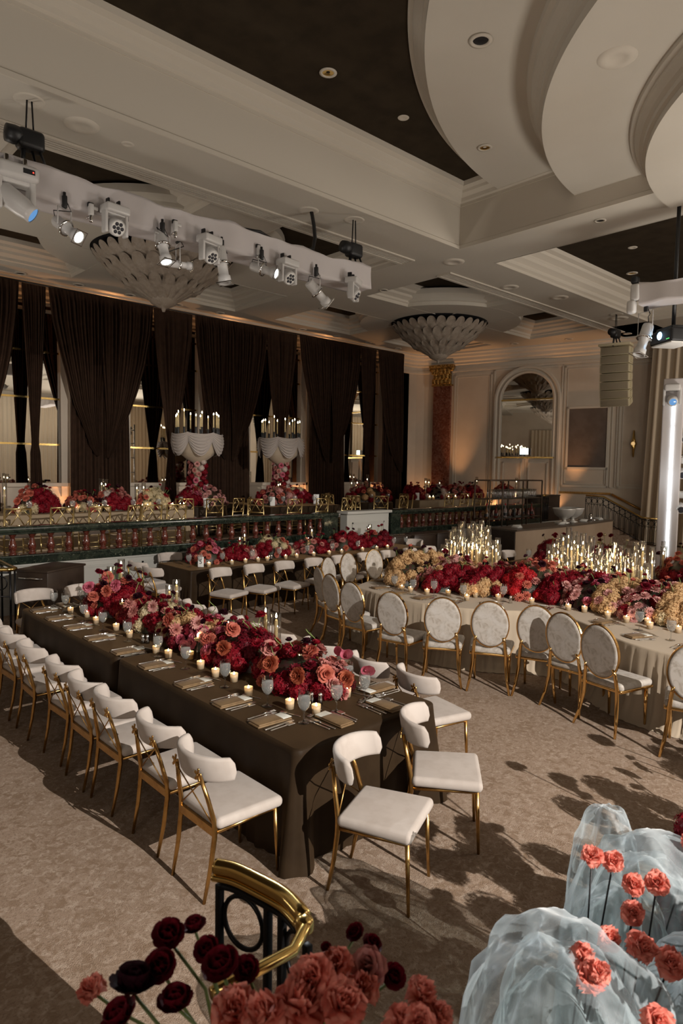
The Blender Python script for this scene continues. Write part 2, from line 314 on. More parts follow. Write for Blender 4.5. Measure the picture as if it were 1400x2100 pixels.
# pilaster in red marble with a gilded capital
m = MB(); m.box(0.08, 0.86, 0, 0.14, 0.7, 6.02, WBM); t = thing('pilaster', 'tall red marble pilaster with gilded leafy capital beside the brown curtain', 'column'); m.build('shaft', M['pilaster_marble'], t)
m = MB(); m.box(0.02, 0.92, 0, 0.2, 6.0, 6.06, WBM); m.box(0.1, 0.84, 0, 0.16, 6.06, 6.72, WBM); m.box(-0.06, 1.0, 0, 0.3, 6.72, 6.86, WBM)
for k in range(3):
    for j in range(5 - k % 2):
        s = 0.12 + 0.17 * j + 0.085 * (k % 2); z = 6.08 + 0.2 * k
        m.rbox((s, 0.2 + 0.03 * k, z + 0.11), (0.17, 0.1, 0.24), 0.045, 2, WBM)
for s in (0.02, 0.92): m.lathe([(0.0, -0.07), (0.09, -0.06), (0.1, 0.0), (0.09, 0.06), (0.0, 0.07)], 12, (0, 0, 0), True, WBM @ T(s, 0.2, 6.68) @ RX(pi / 2))
m.build('capital', M['gold_leaf'], t)
# arched mirror above the double doors
AC = 4.05; AR = 1.02; ZS = 5.3; ZD = 3.08
def arch(r, z0, n=24): return [(AC - r, z0)] + [(AC + r * cos(pi - pi * k / n), ZS + r * sin(pi - pi * k / n)) for k in range(n + 1)] + [(AC + r, z0)]
m = MB(); a = arch(AR, ZD); n = len(a); m.add([tuple(WBM @ Vector((x, 0.03, z))) for x, z in a], [tuple(range(n))]); o = struct('window_5', m, M['mirror'])
m = MB(); pr = [(0.0, 0.02), (0.0, 0.1), (0.06, 0.12), (0.1, 0.07), (0.16, 0.07), (0.2, 0.13), (0.27, 0.13), (0.3, 0.0)]
rows = []
for k in range(len(a)):
    x, z = a[k]
    if k == 0: nx, nz = -1, 0
    elif k == len(a) - 1: nx, nz = 1, 0
    else: nx, nz = (x - AC) / AR, (z - ZS) / AR
    if k in (0, len(a) - 1): z = 0.72
    rows.append([tuple(WBM @ Vector((x + nx * q, d, z + nz * q))) for q, d in pr])
m.grid(rows, False); struct('trim_6', m, M['moulding'])
m = MB(); m.box(AC - AR, AC + AR, 0.02, 0.09, ZS - 0.03, ZS + 0.03, WBM); m.box(AC - AR - 0.1, AC + AR + 0.1, 0.02, 0.16, ZD - 0.06, ZD, WBM); struct('trim_7', m, M['brass'])
for i, s0 in enumerate((AC - AR, AC + 0.005)):
    d = MB(); d.box(s0, s0 + AR - 0.005, 0.0, 0.06, 0.7, ZD - 0.06, WBM); do = struct('door_%d' % (i + 1), d, M['wallpaint'])
    d = MB(); frame(d, s0 + 0.12, s0 + AR - 0.12, 1.45, ZD - 0.2, 0.05, 0.03, 0.06); frame(d, s0 + 0.12, s0 + AR - 0.12, 0.85, 1.35, 0.05, 0.03, 0.06); d.build('panel_frame', M['moulding'], do)
    d = MB(); s = AC - 0.06 if i == 0 else AC + 0.06; d.rbox((s, 0.1, 1.75), (0.03, 0.04, 0.22), 0.012, 2, WBM); d.build('door_handle', M['brass'], do)
t = thing('exit_sign', 'glowing pale exit sign hung in front of the arched mirror', 'sign'); 
m = MB(); m.box(AC - 0.17, AC + 0.17, 0.14, 0.19, 3.16, 3.42, WBM); m.build('housing', M['white_metal'], t)
m = MB(); m.box(AC - 0.16, AC + 0.16, 0.19, 0.195, 3.17, 3.41, WBM); m.build('face', M['exit'], t)
# brown fabric wall panel
t = thing('wall_panel', 'dark brown fabric panel in a cream frame on the back wall', 'panel')
m = MB(); m.box(5.68, 7.05, 0, 0.05, 2.7, 4.88, WBM); m.build('fabric', M['art'], t)
m = MB(); frame(m, 5.6, 7.13, 2.62, 4.96, 0.08, 0.07); m.build('frame', M['moulding'], t)
# gold wall sconce
t = thing('wall_sconce', 'slender gold wall sconce on the cream wall beside the stage drapes', 'sconce')
m = MB(); m.lathe([(0, -0.5), (0.03, -0.45), (0.05, -0.2), (0.11, 0), (0.05, 0.2), (0.03, 0.45), (0, 0.5)], 10, (0, 0, 0), True, WBM @ T(7.98, 0.08, 3.56)); m.build('body', M['brass'], t)
m = MB(); m.lathe([(0, -0.08), (0.06, -0.04), (0.07, 0), (0.06, 0.04), (0, 0.08)], 10, (0, 0, 0), True, WBM @ T(7.98, 0.19, 3.56)); m.build('lamp_shade', mat('sconce_glow', (1, .8, .5), .5, emit=((1, .62, .25), .5)), t)
# ---- riser wall, balustrades, pedestal
m = MB()
for xa, xb in ((-9, 10.70), (12.20, 25)): m.box(xa, xb, YB, YB + 0.10, 0, 0.84); m.box(xa, xb, YB - 0.02, YB, 0, 0.14); m.box(xa, xb, YB - 0.04, YB, 0.80, 0.85)
x = -8.4
while x < 19:
    for a in () if 9.1 < x < 12.25 else ((x, x + 1.5, 0.22, 0.25), (x, x + 1.5, 0.68, 0.71), (x, x + 0.03, 0.22, 0.71), (x + 1.47, x + 1.5, 0.22, 0.71)): m.box(a[0], a[1], YB - 0.018, YB, a[2], a[3])
    x += 1.75
struct('wall_terrace', m, M['white_panel'])
bal = MB(); bal.lathe([(0.0, 0), (0.062, 0), (0.062, 0.03), (0.05, 0.045), (0.042, 0.06), (0.06, 0.10), (0.068, 0.14), (0.058, 0.20), (0.04, 0.27), (0.034, 0.31), (0.046, 0.325), (0.05, 0.345), (0.062, 0.355), (0.062, 0.39), (0, 0.39)], 12)
balm = bal.mesh('baluster', M['red_marble'])
def balustrade(x0, x1, lab, first, step):
    t = thing('balustrade', lab, 'balustrade', (x0, YB, 0.84))
    L = x1 - x0; m = MB(); m.rbox((L / 2, 0.05, 0.575), (L, 0.34, 0.1), 0.03, 2); m.rbox((L / 2, 0.05, 0.52), (L, 0.26, 0.05), 0.015, 2); m.build('rail', M['green_marble'], t)
    m = MB(); m.box(0, L, -0.08, 0.2, 0, 0.11); m.rbox((L / 2, 0.05, 0.125), (L, 0.24, 0.05), 0.015, 2); m.build('plinth', M['green_marble'], t)
    x = first - x0
    while x < L - 0.1: link('baluster', balm, t, (x, 0.05, 0.145), None, (1, 1, 0.94)); x += step
    return t
b1 = balustrade(-2.0, 10.5, 'long green and red marble balustrade left of the white pedestal', 2.75, 0.304)
m = MB(); m.box(12.05, 12.47, -0.1, 0.22, 0, 0.62); m.build('end_post', M['green_marble'], b1)
b2 = balustrade(12.3, 19.6, 'green and red marble balustrade right of the white pedestal, behind the bar', 12.85, 0.29)
m = MB(); m.box(0.0, 0.35, -0.11, 0.22, 0, 0.62); m.build('end_post', M['green_marble'], b2)
t = thing('pedestal', 'white panelled pedestal block between the two marble balustrades', 'pedestal', (11.45, YB - 0.02, 0))
m = MB(); m.box(-0.72, 0.72, -0.12, 0.115, 0, 1.42); m.rbox((0, 0.0, 1.45), (1.54, 0.40, 0.07), 0.015, 2)
for a in ((-0.55, 0.55, 1.18, 1.21), (-0.55, 0.55, 0.45, 0.48), (-0.55, -0.52, 0.45, 1.21), (0.52, 0.55, 0.45, 1.21)): m.box(a[0], a[1], -0.14, -0.12, a[2], a[3])
m.build('block', M['white_panel'], t)
# ================================================================= CEILING
m = MB()
m.box(-9, 27, 9.17, 10.75, ZC, 8.6); m.box(11.79, 13.1, -10, 9.17, ZC, 8.6); m.box(-9, 27, 17.6, 19.3, ZC, 8.6)
m.box(11.6, 13.1, 10.75, 17.6, ZC, 8.6); m.box(21.45, 28, -10, 17.6, ZC, 8.6); m.box(1.85, 3.2, 10.75, 17.6, ZC, 8.6); m.box(13.1, 21.45, -10, -2.0, ZC, 8.6)
bays = [(7.4, 14.18, 3.2, 11.6), (17.28, 14.18, 13.1, 21.45), (-2.4, 14.18, -6.5, 1.85)]
AW = 0.82; RD = 2.6; RH = 1.58
def ann(m, cx, cy, r0, r1, z0, z1, n=64):
    rows = []
    for k in range(n + 1):
        a = 2 * pi * k / n; c, s = cos(a), sin(a)
        rows.append([(cx + r0 * c, cy + r0 * s, z1), (cx + r0 * c, cy + r0 * s, z0), (cx + r1 * c, cy + r1 * s, z0), (cx + r1 * c, cy + r1 * s, z0 + 0.1), (cx + (r1 + .06) * c, cy + (r1 + .06) * s, z0 + 0.12), (cx + (r1 + .06) * c, cy + (r1 + .06) * s, z0 + 0.2), (cx + (r1 + .16) * c, cy + (r1 + .16) * s, z0 + 0.3), (cx + (r1 + .16) * c, cy + (r1 + .16) * s, z1)])
    m.grid(rows, False)
for cx, cyy, x0, x1 in bays:
    m.box(x0, cx - 2.2, cyy - AW, cyy + AW, ZC + 0.002, 8.6); m.box(cx + 2.2, x1, cyy - AW, cyy + AW, ZC + 0.002, 8.6)
    m.box(cx - AW, cx + AW, 10.75, cyy - 2.2, ZC + 0.002, 8.6); m.box(cx - AW, cx + AW, cyy + 2.2, 17.6, ZC + 0.002, 8.6)
    ann(m, cx, cyy, RH, RD, ZC, ZC + 0.45)
struct('ceiling', m, M['plaster'])
m = MB()
for cx, cyy, x0, x1 in bays: m.box(x0, x1, 10.75, 17.6, 7.82, 7.9); ann(m, cx, cyy, RH - 0.02, RH - 0.01, ZC + 0.02, 7.82, 48)
m.box(-9, 11.8, -10, 9.2, 8.55, 8.6); m.box(13.1, 21.5, -2.0, 9.2, 7.95, 8.0)
struct('ceiling_dark_recess', m, M['darkceil'])
pb = [(0.004, ZC - 0.004), (0.012, 7.38), (0.06, 7.4), (0.06, 7.46), (0.2, 7.52), (0.22, 7.58), (0.34, 7.62), (0.36, 7.68), (0.46, 7.72), (0.48, 7.83)]
m = MB()
for cx, cyy, x0, x1 in bays:
    for xa, xb in ((x0, cx - AW), (cx + AW, x1)):
        for ya, yb in ((10.75, cyy - AW), (cyy + AW, 17.6)): m.sweep([(xa, ya), (xb, ya), (xb, yb), (xa, yb)], pb, True)
# crown of the two great coffers
pc = [(0.004, ZC - 0.004), (0.03, ZC - 0.004), (0.03, ZC + 0.07), (0.012, ZC + 0.09), (0.012, 8.18), (0.03, 8.18), (0.03, 8.24), (0.08, 8.26), (0.10, 8.33), (0.20, 8.38), (0.22, 8.43), (0.32, 8.46), (0.34, 8.56)]
m.sweep([(11.79, -10), (11.79, 9.17), (-9, 9.17)], pc)
pd = [(0.004, ZC - 0.004), (0.03, ZC - 0.004), (0.03, 7.36), (0.10, 7.40), (0.10, 7.48), (0.22, 7.56), (0.24, 7.62), (0.24, 7.68), (0.38, 7.76), (0.40, 7.82), (0.50, 7.86), (0.52, 7.96)]
m.sweep([(13.1, -2.0), (21.45, -2.0), (21.45, 9.17), (13.1, 9.17)], pd, True)
struct('trim_8', m, M['moulding'])
# stepped round tiers of the great coffer
CX, CY = 12.42, 0.12
def tier(m, r, z0, z1, xm):
    a0 = math.acos((xm - CX) / r) if abs((xm - CX) / r) < 1 else 0
    ang = [a0 + (2 * pi - 2 * a0) * k / 120 for k in range(121)]
    h = z1 - z0; pr = [(0, z0), (0, z0 + 0.22 * h), (0.05, z0 + 0.26 * h), (0.05, z0 + 0.42 * h), (0.10, z0 + 0.5 * h), (0.16, z0 + 0.7 * h), (0.17, z0 + 0.8 * h), (0.23, z0 + 0.86 * h), (0.24, z1)]
    m.grid([[(CX + (r + o) * cos(q), CY + (r + o) * sin(q), z) for o, z in pr] for q in ang], False)
    m.add([(CX + r * cos(q), CY + r * sin(q), z0) for q in ang], [tuple(range(len(ang)))[::-1]])
m = MB(); tier(m, 8.08, 8.27, 8.56, 11.79); tier(m, 6.40, 7.68, 8.28, 11.79); tier(m, 4.9, 7.24, 7.69, 12.5)
struct('ceiling_tiers', m, M['plaster'])
# slot vents
for x0, x1, lab in ((-2, 11.62, 'long slotted ceiling vent above the white lighting truss'), (13.0, 22.4, 'long slotted ceiling vent between the fluted dome lamp and the stage coffer')):
    t = thing('ceiling_vent', lab, 'vent', (x0, 10.52, ZC))
    m = MB(); L = x1 - x0; m.box(0, L, -0.16, 0.16, -0.004, 0.0); m.build('backing', M['black'], t)
    m = MB(); m.box(0, L, -0.2, -0.15, -0.03, 0); m.box(0, L, 0.15, 0.23, -0.03, 0); m.box(-0.04, 0, -0.2, 0.23, -0.03, 0); m.box(L, L + 0.04, -0.2, 0.23, -0.03, 0); m.build('frame', M['moulding'], t)
    m = MB()
    for k in range(4): y = -0.105 + 0.07 * k; m.box(0, L, y - 0.02, y + 0.02, -0.02, -0.005)
    m.build('slats', M['moulding'], t)
# recessed downlights
dl_ring = MB().lathe([(0.075, 0.0), (0.12, -0.002), (0.125, -0.012), (0.085, -0.02), (0.08, 0.0)], 18).mesh('trim_ring', M['moulding'])
dl_gold = MB().lathe([(0.02, 0.0), (0.085, -0.008)], 18).mesh('lamp', M['brass'])
dl_dark = MB().lathe([(0.0, -0.001), (0.09, -0.004)], 18).mesh('lamp', M['black'])
DL = [((6.9, 7.96, 8.55), 1.1, 'g', 'gold recessed downlight in the dark coffer, beside the crown moulding'), ((7.57, 5.62, 8.27), 1.3, 'd', 'dark recessed downlight in the outer ceiling tier, nearer the camera'), ((10.07, 7.32, 8.27), 1.1, 'g', 'gold recessed downlight in the outer ceiling tier, near its far corner'), ((18.2, 8.25, 7.95), 1.2, 'g', 'gold recessed downlight in the stage-side dark coffer'), ((12.31, 6.24, ZC), 0.9, 'd', 'tiny dark recessed downlight in the beam between the two coffers')]
for i, (x, y) in enumerate(((5.51, 18.1), (6.97, 18.1), (8.41, 18.1), (9.91, 18.1), (11.36, 18.1), (14.67, 18.1), (16.27, 18.1), (17.9, 18.1), (19.55, 18.1))): DL.append(((x, y, ZC), 1.25, 'd', 'dark recessed downlight above the curtain wall, %s from the left' % ORD[i + 1]))
for i, q in enumerate(((21.0, 16.2), (21.75, 14.2), (22.3, 12.3), (22.8, 10.4))): DL.append(((q[0], q[1], ZC), 1.2, 'd', 'dark recessed downlight along the back wall cornice, %s from the left' % ORD[i + 1]))
for i, q in enumerate(((13.9, 12.6), (13.2, 15.3))): DL.append(((q[0] if i else 13.0, q[1], ZC), 1.0, 'd', ('dark recessed downlight left of the second fluted dome lamp, ' + ('further from the curtain', 'nearer the curtain')[i])))
for p, s, k, lab in DL:
    t = thing('ceiling_downlight', lab, 'ceiling light', p, 0, 'recessed downlights'); link('trim_ring', dl_ring, t, (0, 0, 0), None, s); link('lamp', dl_gold if k == 'g' else dl_dark, t, (0, 0, 0.001), None, s)
sp = MB().lathe([(0, -0.012), (0.1, -0.012), (0.11, -0.02), (0.2, -0.016), (0.22, 0.0)], 24).mesh('grille', M['moulding'])
for p, s, lab in (((12.39, 9.78, ZC), 1.15, 'round ceiling speaker at the corner of the great coffer'), ((15.08, 10.05, ZC), 1.1, 'round ceiling speaker beside the vent, left of its pair'), ((16.9, 9.65, ZC), 1.1, 'round ceiling speaker beside the vent, right of its pair'), ((20.4, 9.6, ZC), 1.3, 'round ceiling speaker above the beige line array'), ((3.8, 9.7, ZC), 1.1, 'round flush ceiling plate above the white truss'), ((4.51, 9.77, ZC), 0.45, 'small beige ceiling disc near the truss'), ((8.7, 8.04, 8.55), 0.45, 'small white disc in the dark coffer ceiling'), ((16.19, 7.35, 7.95), 0.5, 'small white disc in the stage-side dark coffer'), ((8.3, 4.07, 7.68), 1.1, 'round flush access plate in the middle ceiling tier')):
    o = link('ceiling_speaker', sp, None, p, None, s); tag(o, lab, 'ceiling speaker')
# fluted alabaster dome lamps
def dome(cx, cy, lab):
    t = thing('dome_chandelier', lab, 'chandelier', (cx, cy, ZC))
    for k, (r0, r1, z0, z1, n) in enumerate(((1.48, 1.00, -0.10, -0.52, 30), (1.24, 0.66, -0.36, -0.82, 24), (0.86, 0.30, -0.68, -1.04, 18))):
        m = MB(); rows = []; J = n * 8
        for i in range(13):
            v = i / 12; row = []
            for j in range(J):
                a = 2 * pi * j / J; ph = (j % 8) / 8; fl_ = sqrt(max(0, sin(pi * ph)))
                tip = max(0, 1 - v * 5)
                r = r0 + (r1 - r0) * v + 0.06 * fl_ * (1 - 0.3 * v) - 0.03 + 0.05 * tip * fl_ + 0.05 * sin(pi * v) * (1 if k < 2 else .5)
                z = z0 + (z1 - z0) * v + 0.15 * max(0, 1 - v * 2.2) * (fl_ - 0.75)
                row.append((r * cos(a), r * sin(a), z))
            rows.append(row)
        m.grid(rows, True, True); m.build(('upper_petals', 'middle_petals', 'lower_petals')[k], M['alabaster'], t)
    m = MB(); m.lathe([(0.36, -0.93), (0.35, -1.0), (0.28, -1.1), (0.14, -1.17), (0.05, -1.19), (0.05, -1.22), (0.03, -1.27), (0, -1.28)], 24); m.build('finial', M['alabaster'], t)
    m = MB(); m.lathe([(1.57, 0.05), (1.45, 0.0), (0.9, -0.2)], 40); m.build('collar', M['black'], t)
dome(7.4, 14.18, 'large fluted alabaster dome lamp hanging behind the white truss')
dome(17.28, 14.18, 'fluted alabaster dome lamp hanging near the back wall corner')
dome(-2.4, 14.18, 'fluted alabaster dome lamp outside the left of the photo')
# ================================================================= STAGE SIDE walls with cream drapes
struct('wall_stage', MB().box(-9, 27, -10.2, -10, 0, 8.6), M['wallpaint'])
struct('wall_left', MB().box(-9.2, -9, -10, 19, 0, 8.6), M['wallpaint'])
def drape_grid(m, top, bot, nf, amp, zs=10, seed=1, ampb=1.0, bow=None):
    # top/bot: ((x0,y0,z0),(x1,y1,z1)) edges; folds bulge along the horizontal normal
    rnd = random.Random(seed); a0, a1 = [Vector(p) for p in top]; b0, b1 = [Vector(p) for p in bot]
    d = (a1 - a0); n = Vector((-d.y, d.x, 0)).normalized(); J = nf * 6; ph = [rnd.uniform(0.55, 1.35) for _ in range(nf + 1)]
    rows = []
    for i in range(zs + 1):
        v = i / zs; row = []
        for j in range(J + 1):
            u = j / J; f = j / 6; p = a0.lerp(a1, u).lerp(b0.lerp(b1, u), v)
            if bow: p = bow(p, u, v)
            q = p + n * (amp * (1 + (ampb - 1) * v) * sin(2 * pi * f) * ph[int(f) % len(ph)]); row.append(tuple(q))
        rows.append(row)
    m.grid(rows, True); return m
m = MB(); drape_grid(m, ((2, -9.7, 7.0), (26, -9.7, 7.0)), ((2, -9.7, 0), (26, -9.7, 0)), 90, 0.07, 4); o = m.build('stage_drape', M['cream_drape']); tag(o, 'wide cream pleated drape along the stage wall, seen in the mirrors', 'drape')
m = MB(); drape_grid(m, ((-8.8, 16, 6.0), (-8.8, -8, 6.0)), ((-8.8, 16, 0), (-8.8, -8, 0)), 80, 0.07, 4); o = m.build('stage_drape', M['cream_drape']); tag(o, 'cream pleated drape across the far left end of the hall, seen in the arched mirror', 'drape')
# cream drape at the right edge, in front of the back wall
e0 = wb(8.55, 7.2, 0.5); e1 = wb(16, 7.2, 0.9); f0 = wb(8.35, 0.05, 0.5); f1 = wb(16, 0.05, 0.9)
m = MB(); drape_grid(m, (tuple(e0), tuple(e1)), (tuple(f0), tuple(f1)), 26, 0.1, 8, 5); o = m.build('stage_drape', M['cream_drape']); tag(o, 'floor to ceiling cream pleated drape behind the white light tower', 'drape')
# unseen panel added behind the camera to shadow the carpet at left
m = MB(); drape_grid(m, ((-1.8, -4.0, 4.2), (2.30, -4.0, 4.2)), ((-1.8, -4.0, 0), (2.30, -4.0, 0)), 22, 0.05, 4); o = m.build('shadow_drape', M['curtain']); tag(o, 'unseen brown drape panel added behind the camera to shadow the carpet', 'drape')
# ================================================================= CURTAIN WALL: mirrored windows and brown curtains
for i, cx in enumerate((5.75, 9.85, 14.1, 18.3)):
    W = (0.95, 1.14, 1.10, 0.93)[i]
    m = MB(); m.box(cx - W, cx + W, YW - 0.03, YW, 1.98, 6.75); wo = struct('window_%d' % (i + 1), m, M['mirror'])
    m = MB()
    for z in (3.03, 4.28, 5.52, 6.37): m.box(cx - W, cx + W, YW - 0.07, YW - 0.03, z - 0.025, z + 0.025)
    m.build('glazing_bars', M['brass'], wo)
    m = MB()
    for s in (-1, 1): m.box(cx + s * (W + 0.13) - 0.13, cx + s * (W + 0.13) + 0.13, YW - 0.14, YW, 1.6, 6.75); m.box(cx + s * (W + 0.28) - 0.06, cx + s * (W + 0.28) + 0.06, YW - 0.2, YW, 0.7, 6.75)
    m.box(cx - W - 0.3, cx + W + 0.3, YW - 0.2, YW, 1.88, 1.98); m.box(cx - W - 0.3, cx + W + 0.3, YW - 0.12, YW, 0.7, 0.95); m.box(cx - W, cx + W, YW - 0.08, YW, 1.3, 1.88); m.box(cx - W, cx + W, YW - 0.12, YW, 1.1, 1.2)
    m.build('window_frame', M['wallpaint'], wo)
YC = 18.3
def interp(rows, v):
    for a, b in zip(rows, rows[1:]):
        if a[0] >= v >= b[0]:
            t2 = (a[0] - v) / max(1e-6, a[0] - b[0]); return a[1] + (b[1] - a[1]) * t2, a[2] + (b[2] - a[2]) * t2
    return rows[-1][1:]
def curtain(name, lab, rows, nf, amp, y, mt='curtain', zs=34, seed=0, group=None, par=None, skew=None):
    rnd = random.Random(seed); J = nf * 6; z0, z1 = rows[0][0], rows[-1][0]; m = MB(); R = []
    ph = [rnd.uniform(0.5, 1.4) for _ in range(nf + 2)]; wd0 = rows[0][2] - rows[0][1]
    jit = [rnd.uniform(-0.25, 0.25) for _ in range(nf + 2)]
    for i in range(zs + 1):
        z = z0 + (z1 - z0) * i / zs; xl, xr = interp(rows, z); k = min(1.5, (xr - xl) / wd0 + 0.35); row = []
        for j in range(J + 1):
            u = j / J; f = j / 6.0; w_ = min(1, i / 3.0) * 0.9 + 0.1; q = int(f)
            uu = u + (jit[q] * sin(pi * (f - q)) / nf)
            yy = y - amp * k * w_ * (sin(2 * pi * f) * ph[q] + 0.35 * sin(4.6 * f + z * 0.9 + seed))
            if skew: yy += skew(u, z)
            row.append((xl + (xr - xl) * uu, yy, z))
        R.append(row)
    m.grid(R, True); o = m.build(name, M[mt], par)
    if par is None: tag(o, lab, 'curtain', group)
    return o
G = 'brown velvet curtains on the curtain wall'
hg = [('leftmost', 5.58, 6.18, 5.86, 5.72, 6.1), ('second', 9.22, 10.5, 9.78, 9.45, 10.02), ('third', 13.3, 14.6, 13.9, 13.6, 14.15), ('fourth', 17.68, 18.55, 18.12, 17.92, 18.42)]
for i, (nm, a, b, k, c, d) in enumerate(hg):
    zk = (3.02, 2.95, 2.9, 2.86)[i]
    curtain('curtain', 'brown curtain pinched to a tied waist in front of a mirror, %s from the left' % ORD[i + 1], [(7.12, a, b), (6.5, a + 0.02, b - 0.02), (5.0, a + (k - a) * 0.33, b + (k - b) * 0.33), (zk, k - 0.09, k + 0.09), (zk - 0.2, k - 0.13, k + 0.13), (0.72, c, d)], 9, 0.045, YC - 0.02, seed=30 + i, group=G)
sw = [(2.6, 5.5, 3.0, 5.02, 'left end'), (6.22, 9.17, 6.8, 8.5, 'second'), (10.55, 13.28, 10.92, 12.68, 'third'), (14.64, 17.66, 15.3, 17.0, 'fourth')]
for i, (a, b, c, d, nm) in enumerate(sw):
    mid = (c + d) / 2
    who = ('at the left end', 'second from the left', 'third from the left', 'fourth from the left')[i]
    t = thing('curtain', 'wide brown curtain with two gathered swags, ' + who, 'curtain', (0, 0, 0), 0, G)
    curtain('back_panel', '', [(7.12, a + 0.3, b - 0.3), (5.6, a + (c - a) * .62, b + (d - b) * .5), (4.3, c + .03, d - .03), (0.72, c - 0.02, d + 0.02)], 16, 0.05, YC + 0.06, seed=50 + i, par=t)
    curtain('swag', '', [(7.12, a, mid + 0.05), (6.3, a + (c - a) * 0.16, mid + 0.03), (5.4, a + (c - a) * 0.5, mid + 0.0), (4.6, a + (c - a) * 0.86, mid - 0.06), (4.1, c + 0.06, mid - 0.1), (3.5, c + 0.32, mid - 0.12), (3.0, mid - 0.36, mid - 0.1), (2.75, mid - .2, mid - .1)], 15, 0.06, YC - 0.09, seed=60 + i, par=t)
    curtain('swag', '', [(7.12, mid - 0.05, b), (6.3, mid - .03, b + (d - b) * 0.1), (5.4, mid, b + (d - b) * 0.36), (4.6, mid + 0.06, b + (d - b) * .72), (4.0, mid + 0.1, d - 0.04), (3.4, mid + 0.12, d - 0.35), (2.95, mid + 0.1, mid + 0.36), (2.7, mid + .1, mid + .2)], 15, 0.06, YC - 0.09, seed=70 + i, par=t)
t = thing('curtain', 'brown curtain with an amber-lit edge at the right end of the curtain wall', 'curtain', (0, 0, 0), 0, G)
curtain('back_panel', '', [(7.15, 19.2, 20.08), (5.0, 19.0, 20.12), (0.72, 19.05, 20.16)], 9, 0.05, YC + 0.04, seed=81, par=t)
curtain('swag', '', [(7.15, 18.58, 20.1), (5.9, 18.75, 20.12), (4.4, 19.0, 20.14), (3.2, 19.4, 20.14), (2.4, 19.95, 20.14)], 12, 0.045, YC - 0.06, seed=82, par=t)
m = MB(); m.tube([(2, YC + 0.02, 7.16), (20.1, YC + 0.02, 7.16)], 0.025, 8); o = m.build('curtain_rod', M['black']); tag(o, 'long black curtain rod under the ceiling along the curtain wall', 'rod')
# ================================================================= FURNITURE
# ---- cream velvet dining chair: origin on the floor under the seat centre, faces +X
def make_side_chair():
    t = thing('dining_chair', 'cream velvet chair with gold legs', 'chair')
    def seatfn(o):
        w = 1.0 - 0.10 * (0.5 - (o.x + 0.22) / 0.44); z = o.z + (0.006 * (1 - (o.x / 0.23) ** 2) * (1 - (o.y / 0.23) ** 2) if o.z > 0 else 0)
        return (o.x, o.y * w, z)
    m = MB(); m.rbox((0.01, 0, 0.455), (0.46, 0.47, 0.07), 0.032, 4, None, seatfn); m.build('seat', M['velvet'], t)
    m = MB()   # curved wrap-around backrest
    rows = []
    for i in range(29):
        a = -1 + 2 * i / 28; th = a * radians(82); x = -0.272 + 0.20 * (1 - cos(th)); y = 0.245 * sin(th) * 0.98
        e = min(1, (1 - abs(a)) / 0.10); e = sqrt(max(0, 1 - (1 - e) ** 2)); zt = 0.85 - 0.012 * abs(a) ** 2; zb = 0.70 - 0.015 * (1 - a * a); zm = (zt + zb) / 2; hh = (zt - zb) / 2 * (0.45 + 0.55 * e)
        tk = 0.021 * (0.3 + 0.7 * e); nx, ny = cos(th), -sin(th)   # towards the sitter
        row = []
        for k in range(12):
            q = 2 * pi * k / 12; c, s = cos(q), sin(q); c = math.copysign(abs(c) ** 0.6, c); s = math.copysign(abs(s) ** 0.45, s)
            lean = -0.03 * (zm + hh * s - 0.70) / 0.15
            row.append((x + nx * tk * c + lean, y + ny * tk * c, zm + hh * s))
        rows.append(row)
    m.grid(rows, True, True); m.add(rows[0], [tuple(range(12))], True); m.add(rows[-1], [tuple(range(11, -1, -1))], True); m.build('backrest', M['velvet'], t)
    for s in (-1, 1):
        m = MB(); pts = [(-0.285, s * 0.18, 0), (-0.245, s * 0.185, 0.2), (-0.222, s * 0.19, 0.38), (-0.222, s * 0.188, 0.46), (-0.252, s * 0.165, 0.6), (-0.283, s * 0.13, 0.735)]
        m.tube(pts, [0.010, 0.014, 0.016, 0.016, 0.014, 0.012], 8); m.build('leg', M['gold'], t)
        m = MB(); m.tube([(0.225, s * 0.205, 0), (0.205, s * 0.195, 0.43)], [0.010, 0.015], 8); m.build('leg', M['gold'], t)
    m = MB()
    for s in (-1, 1): m.tube([(-0.222, s * 0.188, 0.40), (0.205, s * 0.2, 0.41)], 0.011, 6)
    m.cbox((-0.225, 0, 0.405), (0.018, 0.37, 0.05)); m.tube([(0.205, -0.2, 0.41), (0.205, 0.2, 0.41)], 0.011, 6); m.build('seat_frame', M['gold'], t)
    m = MB(); m.tube([(-0.225, -0.185, 0.44), (-0.276, 0.135, 0.70)], 0.0045, 5); m.tube([(-0.225, 0.185, 0.44), (-0.276, -0.135, 0.70)], 0.0045, 5); m.build('cross_wires', M['gold'], t)
    for s in (-1, 1):
        m = MB(); mx = T(-0.293, s * 0.128, 0.745) @ RY(-1.45)
        m.lathe([(0.0, 0.014), (0.008, 0.012), (0.01, 0.0), (0, 0)], 8, (0, 0, 0), True, mx)
        for k in range(5): m.rbox((0.021, 0, 0.004), (0.032, 0.017, 0.008), 0.0038, 2, mx @ RZ(2 * pi * k / 5))
        m.build('star_ornament', M['gold'], t)
    return t
ch0 = make_side_chair(); used = [False]
def side_chair(x, y, rz, lab, g):
    c = place(ch0, (x, y, 0), rz, lab, g, not used[0]); used[0] = True; return c
D = radians
random.seed(11)
GA = 'cream chairs around the long brown table'
for i, y in enumerate((3.36, 3.95, 4.62, 5.10, 5.66, 6.36, 6.98, 7.45, 8.02)):
    side_chair(2.19 + random.uniform(-.02, .02), y, D(random.uniform(-4, 4)), 'cream chair tucked into the long brown table, %s from the near end' % ORD[i + 1], GA)
side_chair(2.80, 2.62, D(-66), 'cream chair turned outward at the near end of the brown table, nearest the camera', GA)
side_chair(3.52, 2.74, D(-50), 'cream chair turned outward at the near end of the brown table, right-hand one', GA)
